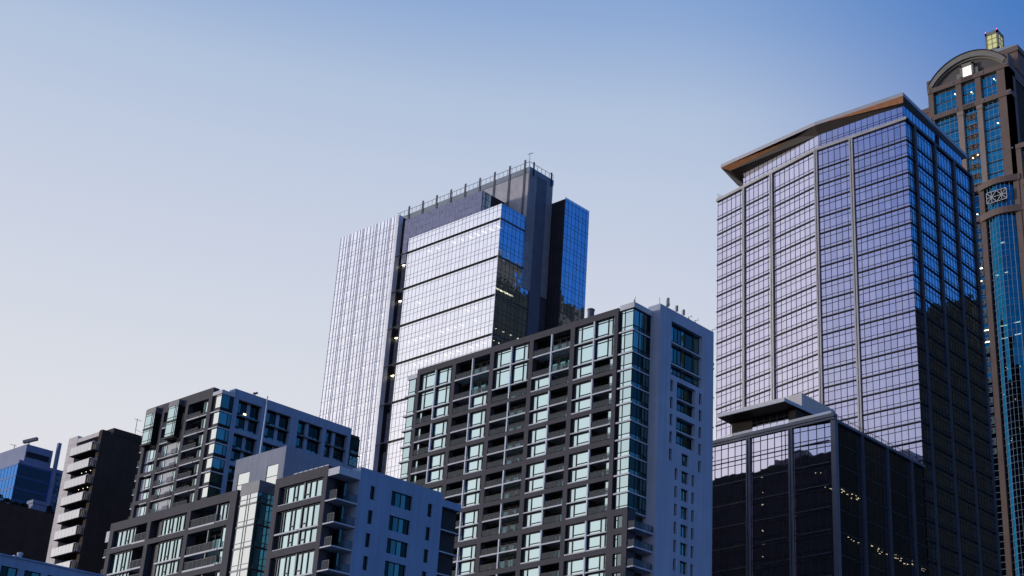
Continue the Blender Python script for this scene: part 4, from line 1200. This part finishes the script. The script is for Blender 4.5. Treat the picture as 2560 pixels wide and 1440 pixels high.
# ================================================================== stone and teal glass tower with the arched top (right edge)
M['granite'] = mat('granite', (.150, .105, .088), .7, var=.10, fine=.18)
M['granite_pale'] = mat('granite_pale', (.26, .20, .17), .7, var=.08, fine=.12)
M['granite_dark'] = mat('granite_dark', (.05, .04, .04), .7)
M['arch_stone'] = mat('arch_stone', (.20, .185, .16), .6)
M['glass_tealblue'] = glass('glass_tealblue', (.06, .50, .58), .80, (.5, .75, .8), trans=1, tilt=.012, var=.2)
M['glass_bow'] = glass('glass_bow', (.006, .15, .30), .82, (.4, .6, .7), trans=1, tilt=.008, var=.15)
M['mullion_pale'] = mat('mullion_pale', (.20, .28, .36), .45)
M['grille_void'] = mat('grille_void', (.008, .008, .01), .7)
M['clock'] = mat('clock_lit', (.8, .8, .7), emit=(1, .96, .82), strength=1.0)
M['lantern'] = mat('lantern_glow', (.4, .4, .2), emit=(.75, .75, .30), strength=.42)
M['beacon'] = mat('beacon_red', (.8, .1, .2), emit=(1, .12, .3), strength=2.0)
M['metal_roof'] = mat('metal_roof', (.30, .33, .36), .45, metal=.3)
def arched_tower():
    T = thing('stone_tower', 'brown stone and teal glass tower with an arched gable, lit clock and lantern on top', 'skyscraper', (352, 151.6, 0))
    X = 330.0; yc = 151.6; y0, y1 = 138.4, 164.85
    b = MB(); b.box(X + 4, 374, y0 + .3, y1 - .3, 0, 238); b.box(X + 3, 374, 118, y0 + .3, 0, 209); b.box(374.2, 404, y0 + .6, y1 - .6, 0, 236); b.build('core', 'recess', T)
    rw = MB(); G = Face(rw, (0, y1 - .55), (1, 0), (0, 1))
    for k in range(26): G.box(333, 403, 40 + k * 7.4, 43.2 + k * 7.4, -.3, .0)
    for q in range(9): G.box(334 + q * 8.4, 336.6 + q * 8.4, 0, 236, -.3, .06)
    rw.build('rear_wall', 'granite', T)
    s = MB()
    for k in range(30): s.box(X + .8, X + 4, y0 + .5, y1 - .5, 235.9 - 3.6 * k, 236.2 - 3.6 * k)
    s.build('floor_slab', 'recess', T)
    st = MB(); F = XF(st, X)
    # piers
    F.box(y1 - 1.7, y1, 20, 236.4, -4, 0); F.box(y0, y0 + 1.5, 200, 236.4, -4, 0)
    F.box(y1 - 1.6, y1 + .1, 238.0, 240.9, -4, .3); F.box(y0 - .1, y0 + 1.6, 238.0, 241.0, -4, .3)
    F.box(y0 - .05, y1 + .05, 236.4, 238.0, -4, .25); F.box(y0 - .05, y1 + .05, 227.0, 228.6, -4, .25)
    for a, c in ((153.9, 155.7), (147.6, 149.4)): F.box(a, c, 228.6, 236.4, -4, -.02)
    G = YF(st, y0)
    G.box(X, X + 2.2, 200, 238, -4, 0); G.box(X + 2.2, 374, 234.5, 238, -4, 0); G.box(X + 12, X + 14, 200, 236, -4, 0)
    F.box(y0 - .6, 158, 199.0, 200.45, -1.2, .5)
    # lower piers
    F.box(149.0, 150.6, 20, 199, -1.5, .3); F.box(138.2, 139.9, 20, 200, -1.5, .3)
    F.box(118, y0, 208.5, 210.0, -3, .3); F.box(136.9, 138.4, 20, 208.5, -3, .1)
    F.box(118, 137.2, 196.6, 198.4, -1.2, .3); F.box(118, 138.2, 188.9, 190.6, -1.2, .3)
    F.box(150.6, 158, 189.4, 191.0, -1.2, .4)
    F.box(164.8, 170, 20, 232.3, -4, -3.0); F.box(164.8, 170.3, 232.3, 234, -4.2, -2.8)
    st.build('stone_frame', 'granite', T)
    pl = MB(); F = XF(pl, X)
    for a, c in ((153.85, 155.65), (147.7, 149.35)): F.box(a, c, 200.4, 226.4, -3, -.05); F.box(a - .15, c + .15, 225.6, 227.0, -3, .12)
    pl.build('pilaster', 'granite_pale', T)
    sd = MB(); G = YF(sd, y0 - .0); G.box(X + 2.25, X + 12, 200, 234.4, -4, -.9, 0); sd.build('side_glass', 'glass_dark', T)
    sm = MB(); G = YF(sm, y0 + .9)
    for k in range(7): G.box(X + 3.4 + k * 1.4, X + 3.5 + k * 1.4, 210, 234.4, 0, .1)
    sm.build('mullion', 'mullion_pale', T)
    wins = []
    def glz(a, c, za, zb, ny, n=-.9, w=.11):
        gi = 1 if za > 195 else 2
        m = MB(); F = XF(m, X); pitch = (c - a) / ny
        zs = []; z = za + 1.8
        while z < zb - .5: zs.append(z); z += 1.8
        glazing(F, a, c, za, zb, n, [a + pitch * (k) for k in range(1, ny)], zs, w, .08, gi, 0); wins.append(m)
    glz(155.75, 163.2, 228.6, 236.4, 4); glz(149.4, 153.9, 228.6, 236.4, 3); glz(139.9, 147.55, 228.6, 236.4, 5)
    for za, zb in ((200.4, 213.7), (213.7, 227.0)): glz(139.9, 147.7, za, zb, 5); glz(155.65, 163.2, za, zb, 5)
    glz(149.4, 153.85, 200.4, 227.0, 3); glz(150.6, 158, 191, 199, 4)
    for k in range(8): glz(150.6, 158, 189.4 - 15 * (k + 1), 189.4 - 15 * k, 4)
    for za, zb in ((198.4, 208.5), (190.6, 196.6), (170, 188.9), (150, 170), (120, 150), (80, 120), (40, 80), (2, 40)): glz(118, 136.9, za, zb, 10)
    # bow windows between the lower piers
    def bow(ya, yb, za, zb, bulge=1.9, n=8):
        m = MB(); pts = []
        for k in range(n + 1):
            t = k / n; pts.append((X + .4 - bulge * sin(pi * t), ya + (yb - ya) * t))
        zs = [za]; z = za + 1.85
        while z < zb - .6: zs.append(z); z += 1.85
        zs.append(zb)
        for (p, q) in zip(pts[:-1], pts[1:]):
            for a, c in zip(zs[:-1], zs[1:]): m.quad((*q, a), (*p, a), (*p, c), (*q, c), 2)
            for z in zs: m.bar((p[0] - .03, p[1], z), (q[0] - .03, q[1], z), .07)
        for i, p in enumerate(pts): m.bar((p[0] - .04, p[1], za), (p[0] - .04, p[1], zb), .16 if i in (1, n - 1) else .09)
        wins.append(m)
    bow(139.9, 149.0, 191.0, 198.7)
    for k in range(9): bow(139.9, 149.0, 188.9 - 14.8 * (k + 1), 188.9 - 14.8 * k)
    emit('window', wins, ['mullion_pale', 'glass_tealblue', 'glass_bow'], T)
    def bowband(za, zb, name):
        m = MB(); n = 10; ya, yb = 137.6, 151.0; pts = [(X - .2 - 1.9 * sin(pi * k / n), ya + (yb - ya) * k / n) for k in range(n + 1)]
        for p, q in zip(pts[:-1], pts[1:]):
            m.hexa([(p[0], p[1], za), (p[0] + 2, p[1], za), (q[0] + 2, q[1], za), (q[0], q[1], za), (p[0], p[1], zb), (p[0] + 2, p[1], zb), (q[0] + 2, q[1], zb), (q[0], q[1], zb)])
        m.build(name, 'granite', T)
    bowband(198.6, 200.5, 'stone_band'); bowband(188.9, 190.9, 'stone_band')
    # cross grilles in the middle strip, rosettes
    def grille(ya, yb, za, zb, n, mtl, x=None):
        m = MB(); xx = X - n if x is None else x
        m.box(xx, xx + .3, ya, yb, za, zb, 1)
        w = .14 if yb - ya > 4 else .085; mid = (ya + yb) / 2
        for a, c in ((ya, mid), (mid, yb)):
            for p, q in (((a, za), (c, zb)), ((a, zb), (c, za)), (((a + c) / 2, za), ((a + c) / 2, zb)), ((a, (za + zb) / 2), (c, (za + zb) / 2)), ((a, za), (a, zb)), ((c, za), (c, zb)), ((a, za), (c, za)), ((a, zb), (c, zb))):
                m.bar((xx - .06, *p), (xx - .06, *q), w)
        m.build('grille', [mtl, 'grille_void'], T)
    for k in range(11):
        z = 225.1 - 3.3 * k
        if z - 1.6 > 200: grille(150.2, 153.05, z - 1.7, z, -.8, 'granite_pale')
    grille(141.4, 147.5, 193.0, 196.4, 0, 'post', X - 1.95)
    for k in range(24): grille(151.3, 152.9, 187.5 - 2.9 * k, 189 - 2.9 * k, -.8, 'mullion_pale')
    em = MB()
    for z, ys in ((237.2, (164.2, 156.4, 146.6, 139.0)), (227.8, (164.2, 155.6, 147.0, 139.0)), (199.7, (150.3,)), (190.2, (150.2,)), (209.2, (139.2,))):
        for y in ys:
            em.cyl(X - .35, y, z - .25, z + .25, .22, n=8)
    em.build('stone_boss', 'mullion_pale', T)
    for z in (237.1, 227.7):
        dn = MB()
        for k in range(9): XF(dn, X).box(150.0 + k * .42, 150.22 + k * .42, z - .45, z + .45, .2, .30)
        dn.build('stone_dentil', 'granite_dark', T)
    # arched gable
    R, zc = None, None
    def arc(a, zbase, h, n=28):
        # circular segment of half width a and rise h above zbase
        R = (a * a + h * h) / (2 * h); th = math.asin(min(1, a / R)); th = pi - th if h > a else th
        return [(yc + R * sin(-th + 2 * th * k / n), zbase + h - R + R * cos(-th + 2 * th * k / n)) for k in range(n + 1)]
    o = arc(12.6, 239.3, 6.4); i = arc(11.6, 238.2, 5.7)
    g = MB(); 
    g.poly([(X + .9, y, z) for y, z in i][::1]); 
    g.build('gable_wall', 'granite_grey', T)
    rim = MB()
    for k in range(28):
        (ya, za), (yb, zb) = i[k], i[k + 1]; (yc_, zc_), (yd, zd) = o[k], o[k + 1]
        rim.hexa([(X - .5, ya, za), (X + 2, ya, za), (X + 2, yb, zb), (X - .5, yb, zb), (X - .5, yc_, zc_), (X + 2, yc_, zc_), (X + 2, yd, zd), (X - .5, yd, zd)])
    rim.build('arch', 'arch_stone', T)
    rim = MB(); j = arc(11.0, 238.2, 5.2)
    for k in range(28):
        (ya, za), (yb, zb) = j[k], j[k + 1]; (yc_, zc_), (yd, zd) = i[k], i[k + 1]
        rim.hexa([(X + .2, ya, za), (X + 2, ya, za), (X + 2, yb, zb), (X + .2, yb, zb), (X + .2, yc_, zc_ - .05), (X + 2, yc_, zc_ - .05), (X + 2, yd, zd - .05), (X + .2, yd, zd - .05)])
    rim.build('arch', 'arch_stone', T)
    rim = MB()
    for k in range(28):
        (ya, za), (yb, zb) = o[k], o[k + 1]; rim.hexa([(X - .7, ya, za), (X + 34, ya, za), (X + 34, yb, zb), (X - .7, yb, zb), (X - .7, ya, za + .3), (X + 34, ya, za + .3), (X + 34, yb, zb + .3), (X - .7, yb, zb + .3)])
    rim.build('vault_roof', 'metal_dark', T)
    ck = MB(); F = XF(ck, X); 
    for a, c, d, e in ((149.3, 149.95, 238.0, 242.0), (153.0, 153.65, 238.0, 242.0), (149.3, 153.65, 241.3, 242.2)): F.box(a, c, d, e, -1.2, .6)
    F.box(148.0, 149.3, 238.0, 240.0, -1.2, .2); F.box(153.65, 155, 238.0, 239.6, -1.2, .2)
    ck.build('clock_surround', 'arch_stone', T)
    cf = MB(); F = XF(cf, X); F.box(149.95, 153.0, 238.0, 241.3, -.3, .1); cf.build('clock_face', 'clock', T)
    ch = MB(); F = XF(ch, X); F.box(151.4, 151.55, 239.6, 239.75, .1, .16); F.box(151.44, 151.5, 239.65, 240.5, .1, .14); F.box(150.8, 151.44, 239.65, 239.71, .1, .14)
    ch.build('clock_hands', 'metal_grey', T)
    # upper block, ribbed pyramid roof and lantern
    u = MB(); u.box(339.8, 364.4, 139.3, 163.9, 236, 248.6); u.box(339.4, 364.8, 138.9, 164.3, 247.6, 249.4); u.build('upper_block', 'granite', T)
    p = MB(); n = 9
    for k in range(n):
        a, c = 12.3 - (12.3 - 2.6) * k / n, 12.3 - (12.3 - 2.6) * (k + 1) / n; za = 249.4 + 8.2 * k / n
        p.hexa([(352 - a, yc - a, za), (352 + a, yc - a, za), (352 + a, yc + a, za), (352 - a, yc + a, za), (352 - c, yc - c, za + 8.2 / n), (352 + c, yc - c, za + 8.2 / n), (352 + c, yc + c, za + 8.2 / n), (352 - c, yc + c, za + 8.2 / n)], 0)
        p.box(352 - a - .12, 352 + a + .12, yc - a - .12, yc + a + .12, za - .02, za + .25, 1)
    p.build('pyramid_roof', ['metal_dark', 'metal_roof'], T)
    l = MB(); l.box(350.0, 354.0, yc - 2, yc + 2, 257, 264, 0)
    for sx in (349.8, 353.5):
        for sy in (yc - 2.2, yc + 1.6): l.box(sx, sx + .6, sy, sy + .6, 257, 265.2, 1)
    for za, zb in ((257, 258.9), (264, 265.2)): l.box(349.8, 354.1, yc - 2.2, yc + 2.2, za, zb, 1)
    for q in range(1, 3): l.box(349.9, 354.05, yc - 2.12 , yc - 2.02, 258.9 + q * 1.75, 259.05 + q * 1.75, 1); l.box(349.88, 349.98, yc - 2, yc + 2, 258.9 + q * 1.75, 259.05 + q * 1.75, 1)
    l.box(349.88, 349.98, yc - .08, yc + .08, 258.9, 264, 1); l.box(352 - .08, 352 + .08, yc - 2.12, yc - 2.02, 258.9, 264, 1)
    l.build('lantern', ['lantern', 'arch_stone'], T)
    for sx, sy in ((350, yc + 2), (350, yc - 1.8)):
        m = MB(); m.cyl(sx, sy, 265.2, 265.7, .14, n=10); m.build('warning_light', 'beacon', T)
    # office lamps
    L = []
    def lamp(y, z, l=.5, d=1.6): m = MB(); m.box(X + d, X + d + .3, y - l, y + l, z - .15, z); L.append(m)
    for y, z in ((143.5, 234.3), (141, 235.0), (150.9, 232.5), (156.2, 233.8), (143.5, 219.5), (152, 210.7), (150.4, 211.3), (151.9, 192.4)): lamp(y, z, .14, .3 if z > 228 else .5)
    for y, z, l in ((145.0, 181.6, .6), (144.5, 172.3, .45), (147.3, 172.2, .4), (151.9, 175.6, .35), (152.3, 171.7, .35)): m = MB(); m.box(X + .55, X + .85, y - l, y + l, z - .34, z - .2); L.append(m)
    for y, z in ((146.5, 156.6), (146.6, 152.9), (142.5, 156.6), (142.6, 153.1), (151.5, 156.5), (151.6, 153)): m = MB(); m.box(X + .6, X + .9, y - .9, y + .9, z - .15, z); L.append(m)
    rr = random.Random(5)
    for q in range(12): lamp(rr.uniform(140.5, 148.5), rr.uniform(120, 146), .08, .6)
    for m in L: m.build('ceiling_light', 'lamp_office', T)
M['granite_grey'] = mat('granite_grey', (.10, .09, .085), .7, var=.1, fine=.1)
M['glass_dark'] = glass('glass_dark', (.2, .3, .4), .5, (.01, .01, .012), tilt=.01)
arched_tower()

# ================================================================== tower outside the frame on the right: the photo shows it mirrored in the glass
def mirrored_tower():
    T = thing('mirrored_tower', 'dark stepped tower whose outline shows mirrored in the black and blue glass', 'office tower', (440, 6, 0))
    st = [(352, 436, 211), (436, 446, 217), (446, 453, 221.5), (453, 466, 226), (466, 476, 231), (476, 492, 239), (492, 560, 246)]
    b = MB()
    for x0, x1, h in st: b.box(x0, x1, -12, 25, 0, h)
    b.build('wall', 'night_black', T)
    r = MB()
    for x0, x1, h in st: r.box(x0 + .5, x1 - .5, -10, 20, h, h + 1.2)
    r.build('roof', 'recess', T)
    r = MB(); r.box(452, 456, 5, 15, 222, 228.5); r.box(480, 486, 5, 20, 239, 243); r.build('roof_plant', 'recess', T)
mirrored_tower()
